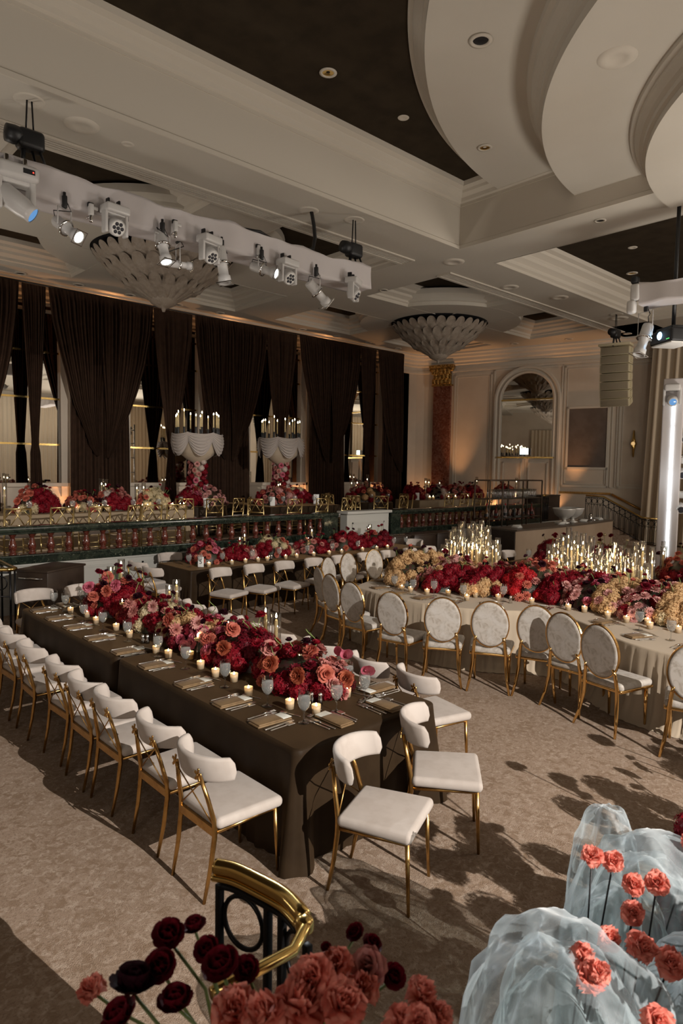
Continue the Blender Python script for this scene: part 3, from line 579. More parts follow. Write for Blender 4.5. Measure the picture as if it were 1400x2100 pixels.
for i, (y, a, x) in enumerate(((3.50, -12, 4.3), (4.05, -10, 4.28), (4.72, -8, 4.28), (5.30, -10, 4.26), (5.9, -8, 4.28), (6.5, -9, 4.3), (7.1, -8, 4.3), (7.7, -8, 4.3))):
    side_chair(x, y, D(a), 'cream chair on the far side of the long brown table, %s from its near end' % ORD[i + 1], GA)
side_chair(2.86, 8.86, D(-86), 'cream velvet chair at the far end of the brown table, left of its pair', GA)
side_chair(3.48, 8.84, D(-92), 'cream velvet chair at the far end of the brown table, right of its pair', GA)
GB = 'cream chairs around the second brown table'
for i, x in enumerate((5.84, 6.5, 7.14, 7.82, 8.48, 9.15, 9.8, 10.48, 11.1)):
    side_chair(x, 9.02, D(-72 + random.uniform(-4, 4)), 'cream chair turned outward before the second brown table, %s from the left' % ORD[i + 1], GB)
for i, x in enumerate((6.05, 6.7, 7.4, 8.1, 8.8, 9.5, 10.3)):
    side_chair(x, 11.21, D(-90 + random.uniform(-4, 4)), 'cream velvet chair behind the second brown table, %s from the left' % ORD[i + 1], GB)
for i, (x, y) in enumerate(((5.28, 10.75), (5.2, 10.05))): side_chair(x, y, D(6), 'cream velvet chair at the left end of the second brown table, %s' % ('further from the camera', 'nearer the camera')[i], GB)
side_chair(11.75, 10.35, D(178), 'cream velvet chair at the right end of the second brown table', GB)
GC = 'cream chairs beyond the head table'
for i, (x, y, a) in enumerate(((10.4, 7.1, -20), (10.75, 7.65, -30), (10.62, 3.35, 200), (11.9, 7.55, -80))):
    side_chair(x, y, D(a), ('cream velvet chair half hidden behind the left candle cluster, nearer the camera', 'cream velvet chair half hidden behind the left candle cluster, beside its twin', 'cream velvet chair behind the flowers at the right edge', 'cream velvet chair by the beige bar, behind the candles')[i], GC)
# ---- gold framed oval back chair
def make_oval():
    t = thing('oval_back_chair', 'oval back chair', 'chair')
    def sf(o): w = 1.0 - 0.12 * (0.5 - (o.x + 0.23) / 0.46); return (o.x, o.y * w, o.z)
    m = MB(); m.rbox((0.02, 0, 0.465), (0.47, 0.48, 0.075), 0.034, 4, None, sf); m.build('seat', M['ovalvelvet'], t)
    m = MB(); m.rbox((0.02, 0, 0.425), (0.475, 0.485, 0.03), 0.012, 2, None, sf); m.build('seat_rail', M['polgold'], t)
    bx = T(-0.25, 0, 0.78) @ RY(-0.13)
    m = MB(); rows = []
    for i in range(9):
        q = -pi / 2 + pi * i / 8; rr = 0.90 + 0.10 * cos(q) if abs(q) < 1.55 else 0.88; rows.append([(0.024 * sin(q), 0.205 * rr * cos(a), 0.262 * rr * sin(a)) for a in [2 * pi * k / 40 for k in range(40)]])
    for sd in (0, -1):
        pass
    m.grid(rows, True, True, bx); m.add(rows[0], [tuple(range(40))], True, bx); m.add(rows[-1], [tuple(range(39, -1, -1))], True, bx); m.build('back_pad', M['ovalvelvet'], t)
    m = MB(); rows = []
    for k in range(41):
        a = 2 * pi * k / 40; rows.append([(xo, (0.205 + ro) * cos(a), (0.262 + ro) * sin(a)) for xo, ro in ((-0.012, 0), (-0.012, 0.011), (0.012, 0.011), (0.012, 0))])
    m.grid(rows, False, False, bx); m.build('back_frame', M['polgold'], t)
    for s in (-1, 1):
        m = MB(); m.tube([(-0.30, s * 0.235, 0), (-0.245, s * 0.205, 0.15), (-0.215, s * 0.185, 0.32), (-0.215, s * 0.18, 0.44), (-0.235, s * 0.165, 0.58), (-0.255, s * 0.152, 0.64)], [0.013, 0.017, 0.021, 0.021, 0.018, 0.014], 6); m.build('leg', M['polgold'], t)
        m = MB(); m.tube([(0.225, s * 0.20, 0), (0.215, s * 0.205, 0.42)], [0.013, 0.021], 6); m.build('leg', M['polgold'], t)
    return t
ov = make_oval(); uo = [False]
GO = 'oval back chairs around the head table'
for i, (x, y, a, lab) in enumerate(((6.62, 7.3, -18, 'in profile behind its twin at the left end of the head table'), (6.3, 6.72, -8, 'in profile at the left end of the head table'), (6.1, 6.13, 2, 'seen from behind, first from the left along the head table'),
     (6.0, 5.38, 12, 'seen from behind, second from the left along the head table'), (6.17, 4.88, 36, 'seen from behind, third from the left along the head table'), (6.43, 4.38, 30, 'seen from behind, fourth from the left along the head table'), (6.67, 3.89, 20, 'seen from behind, fifth from the left along the head table, half shaded'),
     (6.58, 3.40, -4, 'seen from behind, sixth from the left along the head table'), (6.36, 2.88, -10, 'seen from behind, seventh from the left along the head table'), (6.3, 2.12, 16, 'cut by the right edge of the photo'),
     (7.22, 7.82, -74, 'behind the left end of the head table, nearest the profile pair'), (7.82, 8.02, -84, 'behind the left end of the head table, second from the profile pair'), (8.48, 8.08, -92, 'behind the left end of the head table, beside the flowers'))):
    c = place(ov, (x, y, 0), D(a), 'oval back chair, ' + lab, GO, not uo[0]); uo[0] = True
# ---- gold lattice back chair of the terrace
def make_lattice():
    t = thing('lattice_back_chair', 'gold lattice chair', 'chair')
    m = MB(); m.rbox((0, 0, 0.45), (0.4, 0.4, 0.05), 0.02, 2); m.build('seat', M['velvet'], t)
    for s in (-1, 1):
        m = MB(); m.tube([(-0.19, s * 0.2, 0), (-0.19, s * 0.2, 0.45), (-0.24, s * 0.2, 0.92)], 0.017, 6); m.build('leg', M['chiavari'], t)
        m = MB(); m.tube([(0.19, s * 0.19, 0), (0.19, s * 0.19, 0.44)], 0.014, 6); m.build('leg', M['chiavari'], t)
    m = MB(); Zx = lambda z: -0.19 - 0.05 * (z - 0.45) / 0.47
    for z in (0.918, 0.60): m.tube([(Zx(z), -0.2, z), (Zx(z), 0.2, z)], 0.016, 6)
    for y0, z0, y1, z1 in ((-0.2, 0.76, -0.1, 0.60), (-0.2, 0.76, -0.07, 0.918), (-0.07, 0.918, 0.13, 0.60), (0.07, 0.918, -0.13, 0.60), (0.2, 0.76, 0.1, 0.60), (0.2, 0.76, 0.07, 0.918)):
        m.tube([(Zx(z0), y0, z0), (Zx(z1), y1, z1)], 0.010, 5)
    m.build('lattice_back', M['chiavari'], t)
    m = MB()
    for z in (0.2, 0.28, 0.40):
        for s in (-1, 1): m.tube([(-0.19, s * 0.195, z), (0.19, s * 0.19, z)], 0.009, 5)
        m.tube([(-0.19, -0.2, z), (-0.19, 0.2, z)], 0.009, 5)
    m.build('stretchers', M['chiavari'], t); return t
la = make_lattice(); ul = [False]
GL = 'gold lattice back chairs on the terrace'
def lattice(x, y, a, lab):
    c = place(la, (x, y, ZM), D(a), lab, GL, not ul[0]); ul[0] = True; c.scale = (1.08,) * 3
for i, x in enumerate((3.0, 3.72, 4.47, 5.18, 5.80, 6.28, 6.85)): lattice(x, 12.8, 90 + random.uniform(-5, 5) + (28 if i == 4 else 0), 'gold lattice chair in front of the long cream terrace table, %s from the left' % ORD[i + 1])
for i, x in enumerate((5.2, 6.6, 7.9)): lattice(x, 15.9, -90, 'gold lattice chair behind the long cream terrace table, %s from the left' % ORD[i + 1])
def ring(cx, cyy, r, angs, who):
    for i, a in enumerate(angs): lattice(cx + r * cos(D(a)), cyy + r * sin(D(a)), a + 180, 'gold lattice chair at %s, %s from its left' % (who, ORD[i + 1]))
ring(9.15, 15.7, 1.18, (228, 258, 288, 318, 60, 100, 140), 'the candelabra table nearer the left')
for i, (x, y, a) in enumerate(((10.7, 13.62, 84), (11.6, 13.62, 92), (12.5, 13.62, 96), (13.3, 14.3, 170), (10.0, 14.0, 30), (13.3, 15.5, 175), (10.5, 16.9, -90), (12.9, 16.95, -90))): lattice(x, y, a, 'gold lattice chair at the dark table with the second candelabra, %s one' % ORD[i + 1])
ring(15.0, 15.0, 1.15, (205, 240, 275, 310, 350, 120, 60, 165), 'the round table under the right-hand mirror')
for i, x in enumerate((18.0, 18.85, 19.6, 20.3)): lattice(x, 14.35, 90 + random.uniform(-8, 8), 'gold lattice chair in front of the right-hand cream terrace table, %s from the left' % ORD[i + 1])
# ---- table cloths
def cloth(name, lab, x0, x1, y0, y1, z1, z0, mt, rc=0.05, flare=0.03, cf=0.12, fold=0.012, nfold=26, seed=3, rz=0, ends=(1, 1, 1, 1)):
    rnd = random.Random(seed); m = MB(); P = []
    for (cx, cy, a0, e) in ((x1 - rc, y1 - rc, 0, ends[0]), (x0 + rc, y1 - rc, 90, ends[1]), (x0 + rc, y0 + rc, 180, ends[2]), (x1 - rc, y0 + rc, 270, ends[3])):
        for k in range(7): a = radians(a0 + 15 * k); P.append((cx + rc * cos(a), cy + rc * sin(a), cos(a), sin(a), e))
    Q = []
    for i in range(len(P)):
        a, b = P[i], P[(i + 1) % len(P)]; L = sqrt((a[0] - b[0]) ** 2 + (a[1] - b[1]) ** 2); k = max(1, int(L / 0.05))
        for j in range(k):
            u = j / k; nx, ny = a[2] + (b[2] - a[2]) * u, a[3] + (b[3] - a[3]) * u; l = sqrt(nx * nx + ny * ny) or 1
            Q.append((a[0] + (b[0] - a[0]) * u, a[1] + (b[1] - a[1]) * u, nx / l, ny / l))
    rows = []; n = len(Q); corners = [(x1, y1, ends[0]), (x0, y1, ends[1]), (x0, y0, ends[2]), (x1, y0, ends[3])]
    rows.append([(x - nx * 0.012, y - ny * 0.012, z1) for x, y, nx, ny in Q]); top = rows[0]
    ph = rnd.uniform(0, 6)
    for v in (0.004, 0.02, 0.06, 0.15, 0.28, 0.42, 0.56, 0.7, 0.84, 0.95, 1.0):
        row = []
        for i, (x, y, nx, ny) in enumerate(Q):
            dmin, ce = min((sqrt((x - cx) ** 2 + (y - cy) ** 2), e) for cx, cy, e in corners); wc = math.exp(-(dmin / 0.085) ** 2) * ce; wc2 = math.exp(-(dmin / 0.45) ** 2) * ce
            s = 2 * pi * i * nfold / n; o = flare * v + cf * wc * v ** 1.3 + v * (fold * (0.4 + 2.2 * wc2) * sin(s + ph + 1.1 * sin(s * 0.37)) + 0.024 * wc2 * cos(2 * pi * dmin / 0.115)) - 0.02 * v * wc2 + (0.006 if v > 0.01 else 0)
            row.append((x + nx * o, y + ny * o, z1 - (z1 - z0) * v - (0.004 if v < 0.01 else 0)))
        rows.append(row)
    m.grid(rows, True, True); m.add(top, [tuple(range(n))], False)
    o = m.build(name, M[mt]); tag(o, lab, 'tablecloth'); return o
cloth('tablecloth', 'dark brown velvet cloth on the near half of the long table, pooling at its corners', 2.5, 3.83, 3.09, 5.65, 0.76, 0.006, 'brown_cloth', ends=(0.2, 0.2, 1.0, 0.8), seed=4)
cloth('tablecloth', 'dark brown velvet cloth on the far half of the long table', 2.5, 3.83, 5.725, 8.36, 0.76, 0.006, 'brown_cloth', ends=(0.8, 0.8, 0.2, 0.2), seed=5)
cloth('tablecloth', 'dark brown velvet cloth on the second table, by the marble balustrade', 5.55, 8.46, 9.72, 10.88, 0.76, 0.006, 'brown_cloth', seed=6)
cloth('tablecloth', 'dark brown velvet cloth on the right half of the second table', 8.56, 11.45, 9.72, 10.88, 0.76, 0.006, 'brown_cloth', seed=7)
cloth('tablecloth', 'long pleated cream cloth on the terrace table at the left', 2.2, 8.15, 14.1, 15.5, 1.46, ZM + 0.006, 'terrace_cloth', nfold=150, fold=0.012, cf=0.05, seed=8)
cloth('tablecloth', 'pleated cream cloth on the terrace table by the marble pilaster', 17.2, 21.0, 14.75, 15.9, 1.46, ZM + 0.006, 'terrace_cloth', nfold=60, fold=0.008, cf=0.05, seed=9)
cloth('tablecloth', 'dark cloth on the terrace table with the second candelabra', 10.4, 12.9, 14.05, 16.4, 1.46, ZM + 0.006, 'brown_cloth', nfold=40, seed=10)
cloth('tablecloth', 'round dark cloth under the first candelabra', 8.35, 9.95, 14.95, 16.5, 1.46, ZM + 0.006, 'brown_cloth', rc=0.76, nfold=24, fold=0.03, cf=0, seed=11)
cloth('tablecloth', 'round dark cloth on the terrace table under the right-hand mirror', 14.25, 15.75, 14.25, 15.75, 1.46, ZM + 0.006, 'brown_cloth', rc=0.74, nfold=24, fold=0.03, cf=0, seed=12)
cloth('tablecloth', 'small brown cloth on the table behind the head table flowers', 11.0, 12.8, 6.0, 7.2, 0.76, 0.006, 'brown_cloth', seed=13)
cloth('tablecloth', 'brown cloth on the table at the right edge beyond the head table', 10.9, 12.6, 3.0, 4.6, 0.76, 0.006, 'brown_cloth', seed=14)
# ---- serpentine head table
front = [(6.85, 7.05), (6.66, 6.62), (6.57, 6.1), (6.60, 5.6), (6.74, 5.1), (6.98, 4.72), (7.28, 4.38), (7.36, 4.0), (7.18, 3.6), (6.88, 3.2), (6.68, 2.78), (6.62, 2.3), (6.68, 1.7), (6.9, 1.1)]
back = [(9.7, 1.1), (9.7, 2.5), (9.95, 3.5), (10.15, 4.5), (9.95, 5.5), (9.55, 6.5), (8.9, 7.3), (7.9, 7.35)]
def cat(pts, n, closed=False):
    out = []; L = len(pts)
    for i in range(L if closed else L - 1):
        g = (lambda k: Vector(pts[k % L])) if closed else (lambda k: Vector(pts[max(0, min(L - 1, k))]))
        a, b, c, d = g(i - 1), g(i), g(i + 1), g(i + 2)
        for j in range(n):
            t = j / n; out.append(0.5 * ((2 * b) + (c - a) * t + (2 * a - 5 * b + 4 * c - d) * t * t + (3 * b - a - 3 * c + d) * t ** 3))
    if not closed: out.append(Vector(pts[-1]))
    return out
outl = cat(front + back, 14, True); n = len(outl); m = MB()
acc = 0; sA = []
for i in range(n): sA.append(acc); acc += (outl[(i + 1) % n] - outl[i]).length
NRM = []
for i in range(n): d = (outl[(i + 1) % n] - outl[i - 1]).normalized(); NRM.append(Vector((-d.y, d.x)))
cen = sum(outl, Vector((0, 0))) / n
dense = []
for i in range(n):
    L = (outl[(i + 1) % n] - outl[i]).length; k = max(1, int(L / 0.018))
    for j in range(k): u = j / k; dense.append((outl[i].lerp(outl[(i + 1) % n], u), NRM[i].lerp(NRM[(i + 1) % n], u).normalized(), sA[i] + L * u))
if (cen - dense[0][0]).dot(dense[0][1]) > 0: dense = [(p, -q, s) for p, q, s in dense]
rows = []; rnd = random.Random(5)
for v, o0 in ((-0.004, -0.012), (0.0, 0.0), (0.02, 0.006), (0.1, 0.012), (0.3, 0.02), (0.55, 0.03), (0.8, 0.05), (0.95, 0.09), (1.0, 0.14)):
    row = []
    for p, q, s in dense:
        f = sin(s * 2 * pi / 0.11 + 1.3 * sin(s * 5.1)) * 0.5 + 0.5 * sin(s * 2 * pi / 0.057 + 2.0 * sin(s * 2.3)); o = o0 + f * 0.022 * min(1, max(0, v) * 5) + (0.05 * sin(s * 3.1) * max(0, v - 0.6))
        c = p + q * o; row.append((c.x, c.y, 0.76 - 0.754 * max(0, v) - (0.003 if v == 0 else 0)))
    rows.append(row)
m.grid(rows, True, True)
m.add(rows[0][::2], [tuple(range(len(rows[0][::2])))])
# gathered top
def topline(k, f): p, q, s = dense[k]; return p
tops = []
N2 = len(dense)
r0 = rows[0]; inner = []
for p, q, s in dense: c = p - q * 0.40; inner.append((c.x, c.y, 0.76 + 0.004 * sin(s * 2 * pi / 0.11)))
mid = []
for p, q, s in dense: c = p - q * 0.2; mid.append((c.x, c.y, 0.761 + 0.004 * sin(s * 2 * pi / 0.11 + sin(s * 9))))
o = m.build('tablecloth', M['cream_cloth']); tag(o, 'long curved head table cloth of pleated cream fabric pooling on the carpet', 'tablecloth')
# ================================================================= FLOWERS
def petal(m, mx, r0, L, W, th0, bend, cup, nu=4, nv=4, ruf=0.0, z0=0.0):
    rows = []; r, z = r0, z0; dv = L / nv
    for i in range(nv + 1):
        v = i / nv; th = radians(th0 + bend * v); wdt = W * sin(pi * (0.22 + 0.66 * v)) if v < 1 else W * 0.45
        row = []
        for j in range(nu + 1):
            u = -1 + 2 * j / nu; k = cup * u * u * wdt; row.append(tuple(mx @ Vector((r - k * cos(th) * 1.0, u * wdt, z + k * 0.5 * sin(th) + ruf * v * sin(u * (4 if ruf < .005 else 7) + th0)))))
        rows.append(row); r += dv * sin(th); z += dv * cos(th)
    m.grid(rows, True)
def rose(mt, seed, name='rose', open_=1.0, ruf=0.003):
    rnd = random.Random(seed); m = MB()
    for n, th, bd, L, W, r0, cup in ((3, -4, 6, .034, .016, .004, .5), (4, 6, 22 * open_, .038, .022, .006, .5), (5, 20, 40 * open_, .042, .027, .007, .35), (6, 42, 55 * open_, .044, .030, .007, .2), (6, 68, 62 * open_, .044, .031, .006, .1)):
        a0 = rnd.uniform(0, 6)
        for k in range(n): petal(m, RZ(a0 + 2 * pi * k / n + rnd.uniform(-.15, .15)), r0, L * rnd.uniform(.9, 1.08), W, th + rnd.uniform(-6, 6) - ruf * 300 * rnd.uniform(-3, 3), bd + ruf * 1500 * rnd.uniform(-3, 3), cup, 3 if ruf < .005 else 6, 4 if ruf < .005 else 6, ruf)
    m.lathe([(0, -0.012), (0.012, -0.008), (0.014, 0.006)], 8); return m.mesh(name, M[mt])
def dahlia(mt, seed, name='dahlia'):
    rnd = random.Random(seed); m = MB()
    for n, th, bd, L, z in ((6, 6, 10, .022, .012), (10, 26, 25, .034, .008), (13, 52, 25, .043, .004), (15, 78, 20, .050, 0)):
        for k in range(n): petal(m, RZ(2 * pi * (k + rnd.random() * .4) / n), 0.003, L * rnd.uniform(.9, 1.1), 0.0085, th, bd, .25, 2, 3, 0, z)
    return m.mesh(name, M[mt])
def ranun(mt, seed, name='ranunculus'):
    rnd = random.Random(seed); m = MB()
    for n, th, bd, L, W in ((5, -14, -30, .020, .013), (6, 15, -45, .030, .018), (8, 48, -55, .036, .020), (9, 78, -40, .034, .020)):
        for k in range(n): petal(m, RZ(2 * pi * (k + rnd.random() * .3) / n), 0.006, L, W, th, bd, .3, 2, 3)
    m.lathe([(0, .014), (.006, .013), (.010, .006), (.009, 0)], 8); return m.mesh(name, M[mt])
def hydra(mt, seed, name='hydrangea', R=0.075, nf=64):
    rnd = random.Random(seed); m = MB()
    m.lathe([(R * .86 * sin(q), R * .86 * cos(q)) for q in [pi * .02 + pi * .8 * k / 6 for k in range(7)]], 10)
    for i in range(nf):
        z = 1 - 1.62 * (i + .5) / nf; a = i * 2.39996 + rnd.uniform(-.2, .2); q = sqrt(max(0, 1 - z * z)); nrm = Vector((q * cos(a), q * sin(a), z))
        mx = T(*(nrm * R * rnd.uniform(.93, 1.06))) @ nrm.to_track_quat('Z', 'Y').to_matrix().to_4x4() @ RZ(rnd.uniform(0, 6)) @ RX(rnd.uniform(-.3, .3)) @ RY(rnd.uniform(-.3, .3)); s = R * .23
        for k in range(4):
            c, d = cos(pi / 2 * k), sin(pi / 2 * k); e, f = cos(pi / 2 * k + .62), sin(pi / 2 * k + .62); g, h = cos(pi / 2 * k - .62), sin(pi / 2 * k - .62)
            m.add([(0, 0, 0), (e * s * .75, f * s * .75, s * .28), (c * s * 1.15, d * s * 1.15, s * .2), (g * s * .75, h * s * .75, s * .28)], [(0, 3, 2, 1)], True, mx)
    return m.mesh(name, M[mt])
def calla(mt, name='calla_lily'):
    m = MB(); rows = []
    for i in range(9):
        v = i / 8; row = []
        for j in range(13):
            a = 2 * pi * j / 12; tip = max(0, cos(a)); r = 0.006 + 0.03 * v ** 1.5 + 0.02 * v ** 3 * tip; row.append((r * cos(a) + 0.02 * v ** 3 * tip, r * sin(a), 0.12 * v + 0.045 * v ** 2 * tip))
        rows.append(row)
    m.grid(rows, True); m.tube([(0, 0, .01), (.004, 0, .09)], .005, 6); return m.mesh(name, M[mt])
FM = {}
def F(kind, colr):
    k = (kind, colr)
    if k not in FM:
        i = len(FM); FM[k] = {'rose': (lambda c_, s_: rose(c_, s_, 'rose', 1.0, .009 if c_ == 'salmon' else .004)), 'dahlia': dahlia, 'ranunculus': ranun, 'hydrangea': hydra}[kind](colr, i + 3) if kind != 'calla_lily' else calla(colr)
    return FM[k]
SIZE = {'rose': (1.0, 1.35), 'dahlia': (0.95, 1.3), 'ranunculus': (0.9, 1.25), 'hydrangea': (0.85, 1.15), 'calla_lily': (1, 1)}
def arrangement(name, lab, cat_, group, c, ext, n, pal, seed, spr=6, sprc=('burgundy', 'maroon', 'crimson'), tall=0.16, dens=1.0, sc=1.0, rz=0):
    """dome of cut flowers: c = base centre, ext = (half x, half y, height); pal = list of (kind, colour, weight)"""
    rnd = random.Random(seed); t = thing(name, lab, cat_, c, rz, group); hx, hy, H = ext
    m = MB(); rows = []
    for i in range(8):
        q = pi / 2 * i / 7.6; row = []
        for k in range(20):
            a = 2 * pi * k / 20; r = 1 + 0.10 * sin(3 * a + seed) * cos(q); row.append((hx * .86 * cos(a) * cos(q) * r, hy * .86 * sin(a) * cos(q) * r, max(0.003, H * .84 * sin(q))))
        rows.append(row)
    m.grid(rows, True, True); m.add(rows[-1], [tuple(range(20))], True); o = m.build('foliage', M['leaf'], t); o['kind'] = 'stuff'
    tot = sum(p[2] for p in pal); seeds = []
    for k in range(max(5, len(pal) * 2)):
        x = rnd.uniform(0, tot); 
        for kind, colr, w_ in pal:
            x -= w_
            if x <= 0: break
        seeds.append((Vector((rnd.uniform(-1, 1), rnd.uniform(-1, 1), rnd.uniform(0, .9))), kind, colr))
    for i in range(n):
        z = (i + .5) / n * 0.97; z = z ** 1.08; a = i * 2.39996 + rnd.uniform(-.2, .2); q = sqrt(1 - z * z); d = Vector((q * cos(a), q * sin(a), z))
        nr = Vector((d.x / hx, d.y / hy, d.z / H + 0.15 / H)).normalized()
        sd = min(seeds, key=lambda s: (s[0] - d).length + rnd.uniform(0, .62)); kind, colr = sd[1], sd[2]
        if z < .3 and rnd.random() < .35:
            hy_ = [p for p in pal if p[0] == 'hydrangea']
            if hy_: kind, colr = 'hydrangea', rnd.choice(hy_)[1]
        s = rnd.uniform(*SIZE[kind]) * sc; off = rnd.uniform(-.02, .045) if kind != 'hydrangea' else rnd.uniform(-.06, -.01)
        p = Vector((d.x * hx, d.y * hy, d.z * H)) + nr * off * sc
        lo = {'hydrangea': .07, 'rose': .035, 'dahlia': .03, 'ranunculus': .03, 'calla_lily': .03}[kind] * s
        p.z = max(p.z, lo)
        e = nr.to_track_quat('Z', 'Y').to_matrix().to_4x4() @ RZ(rnd.uniform(0, 6.28)) @ RX(rnd.uniform(-.35, .35))
        link(kind, F(kind, colr), t, p, e.to_euler(), s)
    for i in range(spr):
        a = rnd.uniform(0, 6.28); q = rnd.uniform(.1, .85); p0 = Vector((hx * q * cos(a), hy * q * sin(a), H * sqrt(1 - q * q) * .85)); ln = rnd.uniform(.45, 1) * tall
        p2 = p0 + Vector((cos(a) * ln * rnd.uniform(.1, .6), sin(a) * ln * rnd.uniform(.1, .6), ln)); p1 = (p0 + p2) / 2 + Vector((rnd.uniform(-.02, .02), rnd.uniform(-.02, .02), .01))
        m = MB(); m.tube([p0, p1, p2], .0035 * sc, 5); m.build('stem', M['stem'], t)
        kind = rnd.choice(('ranunculus', 'ranunculus', 'rose', 'ranunculus')) ; nr = (p2 - p1).normalized() + Vector((rnd.uniform(-.4, .4), rnd.uniform(-.4, .4), 0))
        link(kind, F(kind, rnd.choice(sprc)), t, p2, (nr.to_track_quat('Z', 'Y').to_matrix().to_4x4() @ RX(rnd.uniform(-.5, .5))).to_euler(), rnd.uniform(.8, 1.15) * sc)
    return t
Hh, Ro, Da, Ra = 'hydrangea', 'rose', 'dahlia', 'ranunculus'
CR = [(Hh, 'crimson', 2.4), (Hh, 'burgundy', .7)]
GFA = 'flower arrangements down the long brown table'
tA = 0.762
A_ = [((3.30, 4.02, tA), (.29, .44, .27), 64, CR + [(Ro, 'rust', 2.2), (Ro, 'coral', 2.0), (Ro, 'dusty', 1.0), (Ra, 'crimson', 1), (Da, 'burgundy', .6)], 'crimson hydrangeas, rust roses and calla lilies'),
      ((3.30, 4.85, tA), (.30, .42, .29), 64, CR + [(Ra, 'burgundy', 1), (Ro, 'rust', 1.2), (Ro, 'pink', 1), (Ro, 'coral', 1), (Da, 'crimson', 1)], 'burgundy ranunculus, coral roses and a pink bloom'),
      ((3.32, 5.70, tA), (.30, .44, .26), 60, CR + [(Da, 'dusty', 2), (Ro, 'coral', 1), (Ra, 'burgundy', 1), (Da, 'blush', 1.4), (Ro, 'pink', 1.2), (Hh, 'gold_bloom', .5)], 'dusty dahlias, magenta roses and crimson hydrangeas'),
      ((3.32, 6.58, tA), (.32, .44, .27), 60, CR + [(Da, 'dusty', 1.6), (Hh, 'cream_bloom', .9), (Ra, 'burgundy', 1.3), (Da, 'pink', 1), (Ro, 'coral', .8)], 'pink dahlias, cream hydrangeas and deep red ranunculus'),
      ((3.30, 7.50, tA), (.33, .46, .36), 66, CR[:1] + [(Ro, 'coral', 2), (Ro, 'pink', 1.4), (Da, 'burgundy', 1.4), (Hh, 'burgundy', 1), (Hh, 'gold_bloom', .5), (Da, 'dusty', 1)], 'tall coral and pink roses at the far end')]
for i, (c, e, n, pal, txt) in enumerate(A_):
    a = arrangement('floral_centerpiece', 'centerpiece on the long brown table: ' + txt, 'flower arrangement', GFA, c, e, n, pal, 100 + i, 8 if i < 4 else 12, tall=.17 if i < 4 else .26)
    EX = {0: (('rust', -.20, -.22, .17), ('coral', -.06, -.36, .19), ('rust', -.25, .06, .20), ('coral', -.02, -.14, .29), ('rust', .10, -.42, .13), ('dusty', -.12, .26, .26)), 1: (('rust', -.26, -.12, .19), ('coral', -.24, .16, .20), ('coral', -.10, .0, .30), ('blush', -.2, .3, .2)),
          2: (('dusty', -.26, -.1, .18), ('coral', -.2, .14, .22), ('blush', -.12, -.25, .25)), 3: (('dusty', -.28, -.12, .20), ('dusty', -.22, .1, .24), ('blush', -.12, -.24, .26), ('coral', -.1, .2, .27)), 4: (('coral', -.30, -.1, .22), ('pink', -.27, .1, .30), ('coral', -.2, -.24, .30), ('pink', -.12, -.3, .36), ('coral', -.05, .1, .40))}
    for colr, ex, ey, ez in EX[i]:
        kd = 'dahlia' if i in (2, 3) and colr != 'coral' else 'rose'; d = Vector((-.65 + ex, -.55, .75)); link(kd, F(kd, colr), a, (ex - .02, ey - .01, ez + .012), (d.to_track_quat('Z', 'Y').to_matrix().to_4x4() @ RX(.5 * sin(ex * 90)) @ RY(.5 * cos(ey * 70)) @ RZ(ex * 40)).to_euler(), 1.45 if kd == 'rose' else 1.35)
    if i == 0:
        for p, r in (((.30, -.40, .16), (1.3, 0, -.7)), ((.22, -.28, .25), (1.1, 0, -.9)), ((.36, -.12, .24), (1.3, .1, -1.4))):
            link('calla_lily', F('calla_lily', 'pink' if r[0] < 1.35 else 'blush'), a, p, (r[0], r[1], r[2]), 1.0)
    if i < 3:
        for k in range(3):
            rr = random.Random(i * 9 + k); p = Vector((rr.uniform(-.2, .25), rr.uniform(-.3, .3), .22)); m = MB()
            pts = [p + Vector((.05 * sin(q * 1.3), .05 * cos(q * 1.1) - .05, .05 * q)) for q in [j * .5 for j in range(8)]]
            m.tube(pts, .004, 5); m.build('curling_stem', M['stem'], a)
GFH = 'flower arrangements along the head table'
GD = (Hh, 'gold_bloom', 3)
